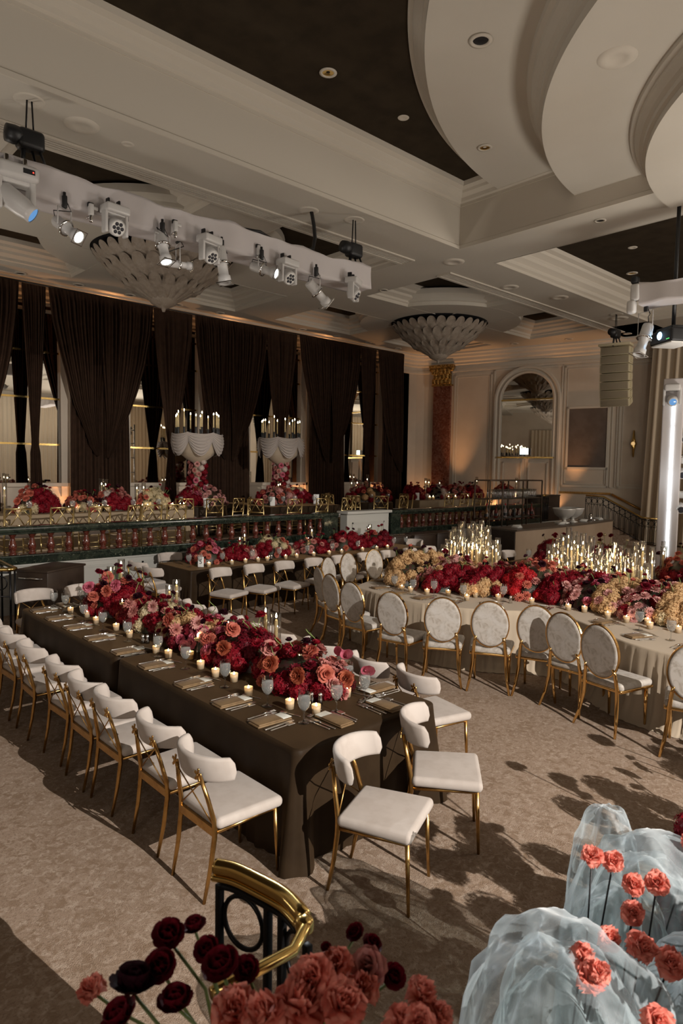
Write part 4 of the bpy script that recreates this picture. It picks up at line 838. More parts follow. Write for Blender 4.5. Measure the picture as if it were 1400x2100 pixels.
H_ = [((7.75, 6.62), (.62, .40, .48), [GD, (Hh, 'cream_bloom', 1.5), (Ro, 'coral', 1), (Da, 'gold_bloom', 1), (Ra, 'maroon', .5)], 'golden hydrangeas at the left end'),
      ((7.85, 6.05), (.66, .38, .40), [(Da, 'dusty', 2.2), (Hh, 'blush', 1.5), (Hh, 'crimson', 1.6), (Ro, 'gold_bloom', 1), (Hh, 'gold_bloom', .8)], 'dusty pink dahlias and peach blooms below the left candles'),
      ((8.05, 5.48), (.64, .36, .36), [(Hh, 'crimson', 3), (Da, 'dusty', 1.2), (Hh, 'gold_bloom', 1.2), (Da, 'coral', 1)], 'crimson and gold hydrangeas in front of the left candles'),
      ((8.35, 4.98), (.66, .36, .46), [(Hh, 'crimson', 2.4), (Da, 'coral', 2.4), (Da, 'dusty', 1.4), (Hh, 'red', 1)], 'coral dahlias between the two candle clusters'),
      ((8.45, 4.48), (.64, .34, .36), [(Hh, 'crimson', 3.2), (Hh, 'red', 1), (Da, 'blush', .7)], 'massed crimson hydrangeas in the middle'),
      ((8.42, 4.08), (.62, .33, .36), [(Ro, 'pink', 1.6), (Hh, 'crimson', 2), (Da, 'blush', 1.6), (Ra, 'maroon', .4)], 'pink roses and blush dahlias before the right candles'),
      ((8.36, 3.70), (.62, .33, .36), [GD, (Hh, 'gold_bloom', 1.5), (Da, 'blush', .6)], 'golden hydrangeas before the right candles'),
      ((8.34, 3.30), (.64, .33, .36), [(Hh, 'crimson', 3.4), (Da, 'blush', .8), (Ra, 'maroon', .7)], 'dark crimson hydrangeas before the right candles'),
      ((8.36, 2.90), (.66, .33, .40), [(Hh, 'crimson', 2), (Hh, 'gold_bloom', 1.5), (Ra, 'maroon', .8), (Hh, 'cream_bloom', .8)], 'crimson and cream hydrangeas right of the candles'),
      ((8.4, 2.45), (.70, .36, .44), [(Ro, 'pink', 2), (Ro, 'coral', 1.4), (Da, 'blush', 1.6), (Hh, 'crimson', 1.8)], 'pink and coral roses near the right edge'),
      ((8.4, 1.85), (.70, .4, .42), [(Hh, 'crimson', 2), (Da, 'coral', 1)], 'crimson blooms beyond the right edge')]
for i, (c, e, pal, txt) in enumerate(H_):
    arrangement('floral_mound', 'head table flower mound: ' + txt, 'flower arrangement', GFH, (c[0], c[1], tA + .003), e, 72, pal, 200 + i, 7, ('maroon', 'maroon', 'burgundy', 'coral'), .2, sc=1.12)
GFB = 'flower arrangements on the second brown table'
B_ = [((6.25, 10.42), (.33, .3, .36), [(Hh, 'crimson', 2), (Da, 'coral', 1.6), (Ro, 'pink', 1), (Hh, 'burgundy', 1)]), ((6.95, 10.4), (.3, .28, .26), [(Hh, 'crimson', 2), (Da, 'dusty', 1.6), (Hh, 'blush', .5)]), ((7.75, 10.4), (.40, .3, .36), [(Hh, 'crimson', 2), (Da, 'coral', 2), (Da, 'rust', 1), (Hh, 'cream_bloom', .4)]),
      ((8.75, 10.4), (.42, .3, .27), [(Hh, 'crimson', 3), (Da, 'dusty', 1)]), ((9.72, 10.4), (.42, .3, .38), [(Hh, 'crimson', 2), (Ro, 'coral', 2), (Da, 'rust', 1), (Da, 'dusty', .8)]), ((10.65, 10.4), (.46, .32, .34), [(Hh, 'crimson', 2), (Ro, 'coral', 1), (Hh, 'blush', .8), (Hh, 'burgundy', 1)])]
for i, (c, e, pal) in enumerate(B_): arrangement('floral_centerpiece', 'red and coral floral centerpiece on the second brown table, %s from the left' % ORD[i + 1], 'flower arrangement', GFB, (c[0], c[1], tA), e, 36, pal, 300 + i, 5, tall=.2, sc=1.1)
GFT = 'flower arrangements on the terrace tables'
zT = 1.463
T_ = [((4.75, 14.75), (.42, .35, .52), [(Ro, 'coral', 2), (Hh, 'crimson', 1.5), (Hh, 'burgundy', 1), (Hh, 'cream_bloom', .5)], 'on the long cream terrace table, first from the left'), ((5.75, 14.75), (.4, .32, .38), [(Hh, 'crimson', 2), (Da, 'coral', 1), (Ra, 'maroon', 1), (Hh, 'cream_bloom', .6)], 'on the long cream terrace table, second from the left'), ((6.45, 14.75), (.42, .34, .45), [(Hh, 'crimson', 1.6), (Ro, 'dusty', 1.6), (Ro, 'coral', 1), (Hh, 'pale_bloom', .5)], 'on the long cream terrace table, third from the left'), ((7.4, 14.75), (.42, .34, .46), [(Ro, 'coral', 2), (Hh, 'crimson', 2), (Hh, 'cream_bloom', .8)], 'on the long cream terrace table, fourth from the left'),
      ((8.8, 15.45), (.36, .32, .42), [(Hh, 'crimson', 2), (Da, 'dusty', 2), (Da, 'pink', 1)], 'left of the first candelabra'), ((9.35, 15.72), (.62, .55, .5), [(Ro, 'dusty', 2), (Da, 'blush', 1.4), (Hh, 'pale_bloom', 1), (Ro, 'coral', 1)], 'rose mound at the foot of the first candelabra'),
      ((11.3, 15.0), (.66, .45, .46), [(Ro, 'dusty', 2), (Ro, 'coral', 1.4), (Hh, 'blush', 1), (Hh, 'crimson', 1.4)], 'pink mound on the dark table left of the second candelabra'), ((12.25, 15.4), (.62, .5, .44), [(Hh, 'crimson', 2), (Ro, 'dusty', 1.6), (Hh, 'cream_bloom', .8), (Ro, 'pink', 1)], 'mound at the foot of the second candelabra'),
      ((15.0, 15.0), (.85, .6, .55), [(Hh, 'crimson', 2), (Ro, 'coral', 2), (Ro, 'dusty', 1.2), (Hh, 'gold_bloom', .5)], 'large mound on the round table under the right-hand mirror'),
      ((17.55, 15.35), (.42, .35, .5), [(Hh, 'crimson', 2), (Ro, 'coral', 1.6)], 'on the right-hand cream terrace table, first from the left'), ((18.75, 15.35), (.55, .38, .5), [(Hh, 'crimson', 2), (Ra, 'maroon', 1), (Hh, 'pale_bloom', 1)], 'on the right-hand cream terrace table, second from the left'), ((19.75, 15.3), (.55, .38, .5), [(Ro, 'coral', 2), (Hh, 'crimson', 2), (Da, 'dusty', 1)], 'on the right-hand cream terrace table, third from the left'), ((20.75, 15.2), (.45, .36, .5), [(Hh, 'crimson', 2), (Ro, 'dusty', 1), (Ro, 'coral', 1)], 'on the right-hand cream terrace table, fourth from the left'), ((22.0, 14.6), (.4, .35, .5), [(Hh, 'crimson', 2), (Ro, 'coral', 1)], 'behind the bar shelf, by the arched doorway')]
for i, (c, e, pal, txt) in enumerate(T_): arrangement('floral_centerpiece', 'floral arrangement ' + txt, 'flower arrangement', GFT, (c[0], c[1], zT if i != 13 else 1.463), e, 54, pal, 400 + i, 5, tall=.22, sc=1.32)
arrangement('floral_centerpiece', 'dark red flower arrangement behind the candles, in front of the bar', 'flower arrangement', None, (11.7, 6.6, tA), (.35, .3, .42), 40, CR + [(Ro, 'coral', 1)], 450, 8, tall=.25, sc=1.15)
arrangement('floral_centerpiece', 'coral and red flower arrangement behind the right candles, near the stairs', 'flower arrangement', None, (11.7, 5.55, tA), (.45, .4, .42), 40, CR + [(Ro, 'coral', 2)], 451, 8, ('burgundy', 'cream_bloom'), tall=.28, sc=1.15)
arrangement('floral_centerpiece', 'burgundy flower arrangement on the brown table at the right edge', 'flower arrangement', None, (11.5, 4.05, tA), (.5, .45, .42), 50, CR + [(Hh, 'cream_bloom', .8), (Ro, 'coral', 1), (Hh, 'burgundy', 1)], 452, 8, tall=.25, sc=1.15)
# ================================================================= CANDLES
def flame_mesh(s=1.0):
    return MB().lathe([(0, 0), (.0055 * s, .006 * s), (.0068 * s, .013 * s), (.004 * s, .026 * s), (0, .036 * s)], 8).mesh('flame', M['flame'])
FLM = flame_mesh(); FLB = flame_mesh(1.4)
cup_m = MB().lathe([(0, 0.004), (.026, .004), (.026, 0), (.029, 0), (.034, .068), (.0315, .068), (.028, .012)], 16).mesh('glass_cup', M['frosted'])
wax_m = MB().lathe([(0, .005), (.0265, .006), (.0295, .040), (.006, .038), (0, .038)], 14).mesh('wax', M['wax'])
wick_m = MB().tube([(0, 0, 0), (.001, 0, .010)], .0012, 5).mesh('wick', M['black'])
nv = [0]
def votive(x, y, z, lab, group, pw=0.10, s=1.0, light=True):
    t = thing('votive_candle', lab, 'votive candle', (x, y, z), random.uniform(0, 6), group)
    link('glass_cup', cup_m, t, (0, 0, 0), None, s); wx = link('wax', wax_m, t, (0, 0, 0), None, s); link('wick', wick_m, wx, (0, 0, .037)); link('flame', FLM if s < 1.3 else FLB, t, (0, 0, .046 * s), None, s)
    if light: lamp('candle_light', 'POINT', (x, y, z + .072 * s), pw, (1, .62, .28), .012)
    return t
HC = {}
def hurricane(x, y, z, h, r, lab, group, clab=None, cg=None, ch=None, pw=0.35, light=True, lift=0.02):
    k = ('h', round(h, 3), r)
    if k not in HC:
        HC[k] = MB().lathe([(0, .006), (r * .9, .006), (r, .0), (r, h), (r - .004, h), (r - .004, .02)], 20).mesh('hurricane_glass', M['hglass'])
        HC[k, 'r'] = MB().lathe([(r - .005, h - .003), (r + .0015, h - .003), (r + .0015, h + .001), (r - .005, h + .001), (r - .005, h - .003)], 20).mesh('rim', M['glass'])
    o = link('hurricane_glass', HC[k], None, (x, y, z)); tag(o, lab, 'hurricane glass', group); link('rim', HC[k, 'r'], o)
    ch = ch or h * .72; k = ('c', round(ch, 2))
    if k not in HC: HC[k] = MB().lathe([(0, 0), (.019, 0), (.0165, ch * .93), (.010, ch), (0, ch + .002)], 10).mesh('taper_candle', M['taper'])
    c = link('taper_candle', HC[k], None, (x + random.uniform(-.004, .004), y, z + lift)); tag(c, clab or lab.replace('hurricane glass', 'taper candle in the hurricane glass'), 'candle', cg or (group.replace('glasses', 'tapers') if group else None))
    kk = ('holder',)
    if kk not in HC: HC[kk] = MB().lathe([(.0, 0), (.026, 0), (.024, .006), (.010, .012), (.016, .022), (.013, .032), (.020, .034)], 12).mesh('candle_holder', M['glass'])
    link('candle_holder', HC[kk], c); link('wick', wick_m, c, (0, 0, ch)); link('flame', FLB, c, (0, 0, ch + .012))
    if light: lamp('candle_light', 'POINT', (x, y, z + lift + ch + .03), pw, (1, .64, .30), .014)
GH = 'hurricane glasses on the long brown table'
for i, (x, y, h, w_) in enumerate(((3.71, 4.91, .37, 'front one of the near pair'), (3.70, 5.07, .40, 'rear one of the near pair'), (3.61, 6.79, .38, 'shorter one of the middle pair'), (3.80, 6.98, .40, 'taller one of the middle pair'), (3.54, 8.22, .43, 'shorter one of the far pair'), (3.72, 8.30, .50, 'taller one of the far pair'))):
    hurricane(x, y, tA, h, .046, 'clear hurricane glass on the long brown table, ' + w_, GH, 'ivory taper candle on the long brown table, in the ' + w_, 'taper candles on the long brown table', h * .80, .9)
GHB = 'hurricane glasses on the second brown table'
for i, (x, y, h) in enumerate(((7.2, 10.72, .38), (7.36, 10.8, .44), (8.66, 10.4, .3), (8.83, 10.5, .5), (10.75, 10.75, .42), (10.85, 10.8, .46))):
    hurricane(x, y, tA, h, .045, 'hurricane glass on the second brown table, %s from the left' % ORD[i + 1], GHB, 'lit taper candle on the second brown table, %s from the left' % ORD[i + 1], 'taper candles on the second brown table', h * .78, .5)
# candle clusters of the head table
rnd = random.Random(77)
def cluster(who, pts, hs, pw, nl):
    rows_ = {}
    for j, (x, y) in enumerate(pts):
        h = hs[j % len(hs)]
        row, k = j // 7, j % 7
        rn = ('front row', 'second row', 'third row', 'fourth row', 'back row')[row]
        hurricane(x, y, tA + .004, h, .047, 'tall lit hurricane glass in the %s, %s, %s from the left' % (who, rn, ORD[k + 1]), 'hurricane glasses in the ' + who, 'lit taper candle in the %s, %s, %s from the left' % (who, rn, ORD[k + 1]), 'tapers in the ' + who, h * rnd.uniform(.5, .74), pw, j % nl == 0, rnd.choice((.02, .02, .1)))
def cl(cx, cyy, rx, ry, rows_):
    # rows run across the view direction, front row first
    d = Vector((cx, cyy)).normalized(); r = Vector((d.y, -d.x)); out = []
    for k, n in enumerate(rows_):
        f = (k / max(1, len(rows_) - 1) - .5) * 2 if len(rows_) > 1 else 0
        for j in range(n):
            g = (j / max(1, n - 1) - .5) * 2 if n > 1 else 0; p = Vector((cx, cyy)) + d * (f * ry + rnd.uniform(-.02, .02)) + r * ((g + (.5 / 3.5 if k % 2 else 0)) * rx + rnd.uniform(-.02, .02)); out.append((p.x, p.y))
    return out
cluster('left candle cluster', cl(8.83, 6.52, .42, .36, (7, 7, 7, 7)), [.46, .52, .58, .62, .68, .60, .50, .40, .66, .74, .78, .80, .70, .56, .50, .72, .84, .86, .86, .80, .60, .56, .78, .88, .88, .90, .82, .62], 1.5, 1)
cluster('middle candle cluster', cl(9.5, 4.95, .42, .34, (7, 7, 7, 7)), [.44, .40, .48, .40, .44, .38, .46, .58, .62, .66, .60, .52, .50, .56, .60, .70, .74, .76, .66, .58, .52, .62, .74, .80, .78, .74, .62, .56], 1.5, 1)
cluster('right candle cluster', cl(9.5, 4.22, .30, .26, (7, 7)), [.42, .52, .46, .56, .60, .44, .48, .60, .70, .66, .62, .72, .74, .66], 1.5, 1)
for i, (x, y, z, h) in enumerate(((9.05, 3.72, tA, .52), (11.2, 4.35, tA, .55), (11.35, 4.4, tA, .62), (11.05, 5.95, tA, .75), (8.75, 4.05, tA, .3), (8.72, 3.78, tA, .3))):
    w_ = ('standing alone right of the candle clusters', 'shorter of the pair on the brown table at the right', 'taller of the pair on the brown table at the right', 'standing tall behind the middle candle cluster', 'low among the front flowers, left of its pair', 'low among the front flowers, right of its pair')[i]
    hurricane(x, y, z, h, .05, 'lit hurricane glass ' + w_, 'single hurricane glasses near the head table', 'lit taper candle ' + w_, 'single tapers near the head table', h * .7, .6)
# terrace tapers and candles
GTT = 'hurricane glasses on the terrace tables'
for i, (x, y, h) in enumerate(((4.15, 14.9, .62), (6.3, 15.1, .72), (6.4, 15.1, .70), (7.0, 14.75, .6), (7.15, 14.7, .62), (11.55, 15.5, .62), (11.7, 15.45, .64), (11.8, 15.5, .66), (14.6, 15.4, .7), (14.75, 15.3, .72), (14.9, 15.4, .62), (15.4, 15.5, .86), (18.25, 15.4, .75), (18.42, 15.4, .72), (19.4, 15.7, .68), (21.3, 15.4, .8), (22.2, 14.2, .8))):
    hurricane(x, y, zT, h, .05, 'lit hurricane glass on a terrace table, %s from the left of the photo' % ORD[i + 1], GTT, 'lit taper on a terrace table, %s from the left of the photo' % ORD[i + 1], 'tapers on the terrace tables', h * .75, 1.0, i % 2 == 0)
GV = 'frosted votives along the long brown table'
for i, (x, y) in enumerate(((2.99, 3.48), (2.91, 3.68), (2.84, 4.10), (2.94, 4.45), (2.89, 4.65), (2.91, 4.92), (2.99, 5.24), (2.86, 5.40), (2.84, 5.60), (2.90, 6.29), (2.92, 6.65), (2.88, 7.08), (2.92, 7.43), (2.85, 7.74))): votive(x, y, tA, 'votive along the left of the long brown table, %s from the near end' % ORD[i + 1], GV)
for i, (x, y) in enumerate(((3.40, 3.60), (3.50, 3.94), (3.66, 4.5), (3.66, 5.6), (3.7, 6.2))): votive(x, y, tA, 'votive candle behind the flowers on the long brown table, %s from the near end' % ORD[i + 1], 'votives behind the flowers of the long brown table')
# floating candles in footed glasses between the flowers
for i, (x, y, z) in enumerate(((3.02, 5.16, .17), (3.42, 5.28, .2), (3.1, 6.9, .2))):
    o = thing('footed_candle_glass', 'footed floating-candle glass among the brown table flowers, %s from the near end' % ORD[i + 1], 'candle glass', (x, y, tA), 0, 'footed candle glasses')
    m = MB(); m.lathe([(.03, 0), (.03, .004), (.005, .01), (.004, z - .03), (.02, z), (.033, z + .03), (.034, z + .06)], 14); m.build('glass', M['glass'], o)
    m = MB(); m.lathe([(0, z + .01), (.027, z + .012), (.029, z + .03), (0, z + .034)], 12); m.build('wax', M['wax'], o); link('flame', FLM, o, (0, 0, z + .04))
    lamp('candle_light', 'POINT', (x, y, tA + z + .07), .15, (1, .62, .28), .012)
GVH = 'votives along the head table'
for i, (x, y) in enumerate(((7.02, 6.32), (7.05, 6.18), (7.09, 5.91), (7.27, 5.68), (7.2, 5.31), (7.46, 5.36), (7.56, 5.06), (7.76, 4.95), (7.69, 4.63), (7.71, 4.12), (7.76, 3.93), (7.67, 3.59), (7.62, 3.34), (7.70, 3.13), (7.52, 3.03), (7.58, 2.75))): votive(x, y, tA, 'votive in front of the head table flowers, %s from the left' % ORD[i + 1], GVH, .12, 1.1)
GVB = 'votives along the second brown table'
for i, x in enumerate((6.03, 6.5, 6.79, 7.07, 7.28, 7.71, 7.98, 8.41, 8.82, 9.16, 9.76, 10.19, 10.53)): votive(x, 9.93, tA, 'votive along the front of the second brown table, %s from the left' % ORD[i + 1], GVB, .12, 1.1, i % 2 == 0)
GVT = 'votives on the terrace tables'
for i, (x, y) in enumerate(((4.25, 14.3), (5.25, 14.3), (5.5, 14.5), (5.6, 14.9), (5.95, 14.4), (6.15, 14.4), (6.8, 14.3), (6.95, 14.35), (7.1, 14.4), (7.65, 14.3), (7.85, 14.6), (8.0, 14.5), (8.15, 14.6), (17.95, 14.95), (18.2, 15.0), (18.95, 14.9), (19.35, 14.9), (20.2, 15.0))): votive(x, y, zT, 'votive candle on the cream terrace tables, %s from the left' % ORD[i + 1], GVT, .5, 1.5, i % 3 == 0)
# ================================================================= PLACE SETTINGS
gob_m = MB().lathe([(0, .0), (.034, .0), (.034, .003), (.008, .010), (.0045, .02), (.0045, .062), (.012, .072), (.028, .09), (.037, .115), (.0385, .14), (.036, .165), (.033, .185)], 18).mesh('goblet', M['glass'])
gobw_m = MB().lathe([(0, .076), (.012, .075), (.0265, .092), (.0352, .115), (.0365, .14), (.0352, .158), (0, .158)], 16).mesh('water', M['water'])
def goblet(x, y, z, lab, group, s=1.0):
    s *= 1.16
    o = link('water_goblet', gob_m, None, (x, y, z), None, s); tag(o, lab, 'glass', group); link('water', gobw_m, o); return o
def nap_mesh():
    m = MB(); m.rbox((0, 0, .007), (.28, .125, .013), .006, 2); m.rbox((-.03, .002, .018), (.20, .118, .010), .0045, 2); return m.mesh('napkin', M['napkin'])
nap_m = nap_mesh(); card_m = MB().rbox((0, 0, 0), (.12, .105, .003), .001, 1).mesh('menu_card', M['card'])
ink_m = MB(); [ink_m.box(-.03, .03, -.026 + .013 * k, -.0235 + .013 * k, .0017, .002) for k in range(5)]; ink_m = ink_m.mesh('printed_lines', mat('grey_print', (.45, .43, .38), .7))
def fork_mesh():
    m = MB(); m.rbox((-.04, 0, .004), (.12, .010, .004), .0018, 2); m.tube([(.02, 0, .005), (.045, 0, .007)], [.004, .006], 6); m.rbox((.058, 0, .006), (.03, .022, .003), .0014, 1)
    for k in range(4): m.rbox((.088, -.009 + .006 * k, .006), (.036, .003, .0025), .001, 1)
    return m.mesh('fork', M['silver'])
def knife_mesh():
    m = MB(); m.rbox((-.05, 0, .004), (.10, .013, .006), .0025, 2); m.rbox((.055, .002, .004), (.115, .017, .0022), .001, 1); return m.mesh('knife', M['silver'])
def spoon_mesh():
    m = MB(); m.rbox((-.03, 0, .004), (.12, .009, .004), .0018, 2); m.rbox((.055, 0, .005), (.05, .032, .006), .0029, 3); return m.mesh('spoon', M['silver'])
fork_m, knife_m, spoon_m = fork_mesh(), knife_mesh(), spoon_mesh()
def setting(x, y, rz, z, who, grp, cut=True, card=True):
    d = Vector((cos(rz), sin(rz))); n = Vector((-d.y, d.x)); rr = random.uniform(-.05, .05)
    o = link('napkin', nap_m, None, (x, y, z), (0, 0, rz + rr)); tag(o, 'folded napkin ' + who, 'napkin', 'napkins ' + grp)
    if card:
        p = Vector((x, y)) + d * .085; o = link('menu_card', card_m, None, (p.x, p.y, z + .0165), (0, 0, rz + rr + .06)); tag(o, 'menu card ' + who, 'menu card', 'menu cards ' + grp); link('printed_lines', ink_m, o)
    if cut:
        for nm, me, a, b, w_ in (('fork', fork_m, .10, 0, 'outer'), ('fork', fork_m, .135, .02, 'inner'), ('knife', knife_m, -.095, 0, ''), ('spoon', spoon_m, -.13, .01, '')):
            p = Vector((x, y)) + n * a + d * b; o = link(nm, me, None, (p.x, p.y, z), (0, 0, rz + random.uniform(-.06, .06)), 1.18)
            tag(o, ('%s %s' % (nm, who)) if nm != 'fork' else ('%s fork %s' % ({'outer': 'left-hand', 'inner': 'right-hand'}['inner' if w_ == 'outer' else 'outer'], who)), nm, nm + 's ' + grp)
        p = Vector((x, y)) + d * .185 + n * .02; o = link('spoon', spoon_m, None, (p.x, p.y, z), (0, 0, rz + pi / 2 + .3)); tag(o, 'dessert spoon ' + who, 'spoon', 'dessert spoons ' + grp)
g1 = 'on the left side of the long brown table'
for i, y in enumerate((3.57, 4.04, 4.60, 5.23, 5.80, 6.44, 7.02, 7.56, 8.06)):
    w_ = g1 + ', %s from the near end' % ORD[i + 1]; setting(2.655, y, 0, tA, 'on the left of the long brown table, %s from the near end' % ORD[i + 1], g1)
for i, (x, y) in enumerate(((2.82, 3.41), (2.82, 3.83), (2.81, 4.38), (2.81, 5.0), (2.80, 5.48), (2.82, 6.16), (2.81, 6.73), (2.81, 7.24), (2.85, 7.90), (2.80, 8.14))): goblet(x, y, tA, 'water goblet on the left of the long brown table, %s from the near end' % ORD[i + 1], 'goblets on the left of the long brown table')
g2 = 'at the near end of the long brown table'
setting(3.0, 3.30, pi / 2, tA, 'at the near end of the brown table, left setting', g2); setting(3.47, 3.27, pi / 2, tA, 'at the near end of the brown table, right setting', g2)
for i, (x, y) in enumerate(((3.13, 3.42), (3.45, 3.46), (3.52, 3.72))): goblet(x, y, tA, 'water goblet at the near end of the brown table, %s from the left' % ORD[i + 1], 'goblets at the near end')
g3 = 'on the far side of the long brown table'
for i, y in enumerate((3.56, 4.15, 4.75, 5.35)): setting(3.70, y, pi, tA, 'on the far side of the brown table, %s from the near end' % ORD[i + 1], g3)
for i, x in enumerate((2.95, 3.42)): setting(x, 8.20, -pi / 2, tA, 'at the far end of the brown table, ' + ('left setting', 'right setting')[i], 'at the far end of the long brown table'); goblet(x + .16, 8.06, tA, 'water goblet at the far end of the brown table, ' + ('left one', 'right one')[i], 'goblets at the far end')
sh_m = MB().lathe([(0, 0), (.018, 0), (.016, .03), (.012, .05), (.013, .056)], 12).mesh('shaker_glass', M['chrome']); cap_m = MB().lathe([(.0135, .056), (.0135, .066), (.008, .074), (0, .076)], 12).mesh('shaker_cap', M['silver'])
for i, (x, y) in enumerate(((3.10, 3.66), (3.14, 3.61), (2.90, 5.99), (2.935, 5.96), (7.36, 9.98), (7.42, 9.99), (7.52, 4.84))):
    o = link('salt_shaker', sh_m, None, (x, y, tA), None, 1.15 if i < 4 else 1.3); tag(o, 'steel shaker ' + ('by the near flowers of the brown table, left one', 'by the near flowers of the brown table, right one', 'halfway along the brown table, nearer its edge', 'halfway along the brown table, nearer the flowers', 'on the second brown table, left one', 'on the second brown table, right one', 'on the head table between votives')[i], 'shaker', 'table shakers'); link('shaker_cap', cap_m, o)
gh = 'on the head table'
for i, (x, y, a) in enumerate(((7.30, 7.05, -80), (7.66, 7.08, -85), (6.93, 6.66, -10), (6.83, 6.22, 0), (6.84, 5.78, 4), (6.92, 5.37, 14), (7.20, 4.92, 30), (7.52, 4.40, 20), (7.40, 3.50, -8), (7.03, 2.95, -25), (6.95, 2.4, 0))): setting(x, y, D(a), tA + .004, 'on the head table, %s from its left end' % ORD[i + 1], gh, True, i in (2, 5, 7, 9))
for i, (x, y) in enumerate(((7.5, 7.0), (7.72, 6.98), (7.42, 6.95), (6.95, 6.4), (6.93, 6.03), (7.08, 5.78), (7.13, 5.32), (7.52, 4.95), (7.36, 3.08), (7.17, 2.67))): goblet(x, y, tA + .003, 'water goblet on the head table, %s from its left end' % ORD[i + 1], 'goblets on the head table', 1.1)
for i, x in enumerate((5.75, 5.9, 6.35, 6.99, 7.61, 8.3, 8.96, 9.69, 10.81, 11.2)): goblet(x, 10.0 + (.12 if i == 0 else 0), tA, 'water goblet on the second brown table, %s from the left' % ORD[i + 1], 'goblets on the second brown table', 1.1)
for i, (x, y) in enumerate(((4.45, 14.3), (5.35, 14.35), (5.7, 14.3), (6.05, 14.35), (6.7, 14.3), (7.35, 14.35), (8.35, 15.1), (10.6, 14.35), (11.0, 14.3), (12.1, 14.3), (14.6, 14.5), (15.3, 14.45), (11.4, 14.3), (19.0, 14.95))): goblet(x, y, zT, 'water goblet on the terrace tables, %s one' % ORD[i + 1], 'goblets on the terrace tables', 1.35)
for i, (x, y) in enumerate(((11.3, 6.9), (11.45, 6.7), (11.5, 5.95))): goblet(x, y, tA, 'water goblet behind the candle clusters, %s from the left' % ORD[i + 1], 'goblets behind the candles', 1.15)
# table numbers
def txt(s, size, name, mt, parent, loc, rot):
    c = bpy.data.curves.new(name, 'FONT'); c.body = s; c.size = size; c.extrude = .0008; c.align_x = 'CENTER'; c.align_y = 'CENTER'; c.resolution_u = 4
    tmp = bpy.data.objects.new(name, c); COL.objects.link(tmp); bpy.context.view_layer.update(); me = bpy.data.meshes.new_from_object(tmp.evaluated_get(bpy.context.evaluated_depsgraph_get())); bpy.data.objects.remove(tmp); me.materials.clear(); me.materials.append(M[mt]); o = link(name, me); o.parent = parent; o.location = loc; o.rotation_euler = rot; return o
def sign(x, y, z, rz, s, lab, num=None):
    t = thing('table_number', lab, 'table sign', (x, y, z), rz, None); m = MB(); m.rbox((0, 0, .09 * s), (.10 * s, .01, .18 * s), .004, 1); m.build('board', M['paper'], t)
    if num: txt(num, .11 * s, 'numeral', 'ink', t, (0, -.006, .09 * s), (pi / 2, 0, 0))
    return t
sign(5.9, 9.98, tA, D(-40), 1.0, 'white table number card reading 5 at the left end of the second table', '5')
sign(8.75, 14.55, zT, D(-25), 1.35, 'white card standing before the first candelabra'); sign(10.75, 14.45, zT, D(-30), 1.35, 'white card standing on the dark table, left of the pink flowers'); sign(12.35, 14.5, zT, D(-30), 1.6, 'tall white card before the second candelabra flowers'); sign(17.35, 15.0, 1.463, D(-30), 1.4, 'white card at the left end of the right-hand cream terrace table')
# ================================================================= CANDELABRA WITH SWAGGED BOWLS
def candelabra(x, y, zt, lab, who, nc, seed):
    rnd = random.Random(seed); t = thing('candelabra', lab, 'candelabra', (x, y, zt), 0, 'draped candelabra on the terrace')
    m = MB(); m.lathe([(.18, 0), (.16, .3), (.11, .7), (.10, 1.1), (.16, 1.25), (0, 1.25)], 14); m.build('column', M['cream_cloth'], t)
    m = MB(); m.lathe([(.10, 1.12), (.28, 1.22), (.52, 1.42), (.60, 1.7), (.62, 1.88), (0, 1.9)], 30); m.build('bowl', M['cream_cloth'], t)
    for k in range(6):
        a0 = 2 * pi * (k + seed * .13) / 6; m = MB(); rows = []
        for i in range(61):
            v = i / 60; row = []
            for j in range(17):
                u = j / 16; a = a0 + (u - .5) * (2 * pi / 6 * 1.06); sag = 4 * u * (1 - u); z = 1.93 - v * (.22 + .40 * sag) - .05 * sag * (1 - v)
                r = .66 + .06 * sag * sin(pi * min(1, v * 1.0)) - .05 * v + .026 * sin(v * 2 * pi * 7) * (.25 + .75 * sag)
                row.append((r * cos(a), r * sin(a), z))
            rows.append(row)
        m.grid(rows, True); m.build('swag', M['swag'], t)
    for k in range(nc):
        a = 2 * pi * k / nc + rnd.uniform(-.1, .1); r = .56; px, py = r * cos(a), r * sin(a); h = rnd.uniform(.30, .44)
        c = link('taper_candle', MB().lathe([(0, 0), (.02, 0), (.017, h), (0, h)], 8).mesh('taper_candle', M['taper']), None, (x + px, y + py, zt + 2.03)); tag(c, 'lit taper on the %s draped candelabra, %s around its rim' % (who, ORD[k + 1]), 'candle', 'tapers on the %s candelabra' % who)
        link('flame', FLB, c, (0, 0, h + .005), None, 1.3)
        m = MB(); m.lathe([(.03, 1.9), (.028, 2.03), (.04, 2.06), (.03, 2.06)], 8, (px, py, 0)); m.build('candle_cup', M['black'], t)
    # flowers climbing the column
    for i in range(46):
        z = .25 + .95 * i / 46; a = i * 2.4; r = .20 + .12 * (1 - z) ** 2; kind, colr = rnd.choice(((Ro, 'dusty'), (Ro, 'blush'), (Hh, 'pale_bloom'), (Hh, 'crimson'), (Da, 'dusty'), (Ro, 'pink'))) if abs(a % 6.28 - 3.5 - 2 * z) > .5 else (Hh, 'crimson')
        d = Vector((cos(a), sin(a), .25)); link(kind, F(kind, colr), t, (r * cos(a), r * sin(a), z), (d.to_track_quat('Z', 'Y').to_matrix().to_4x4()).to_euler(), rnd.uniform(1.3, 1.7) if kind != Hh else rnd.uniform(.9, 1.2))
    return t
candelabra(9.2, 15.75, zT, 'tall flowered candelabra with a swagged cream bowl, left of the pair', 'left', 14, 1)
candelabra(12.0, 15.75, zT, 'tall flowered candelabra with a swagged cream bowl, right of the pair', 'right', 12, 2)
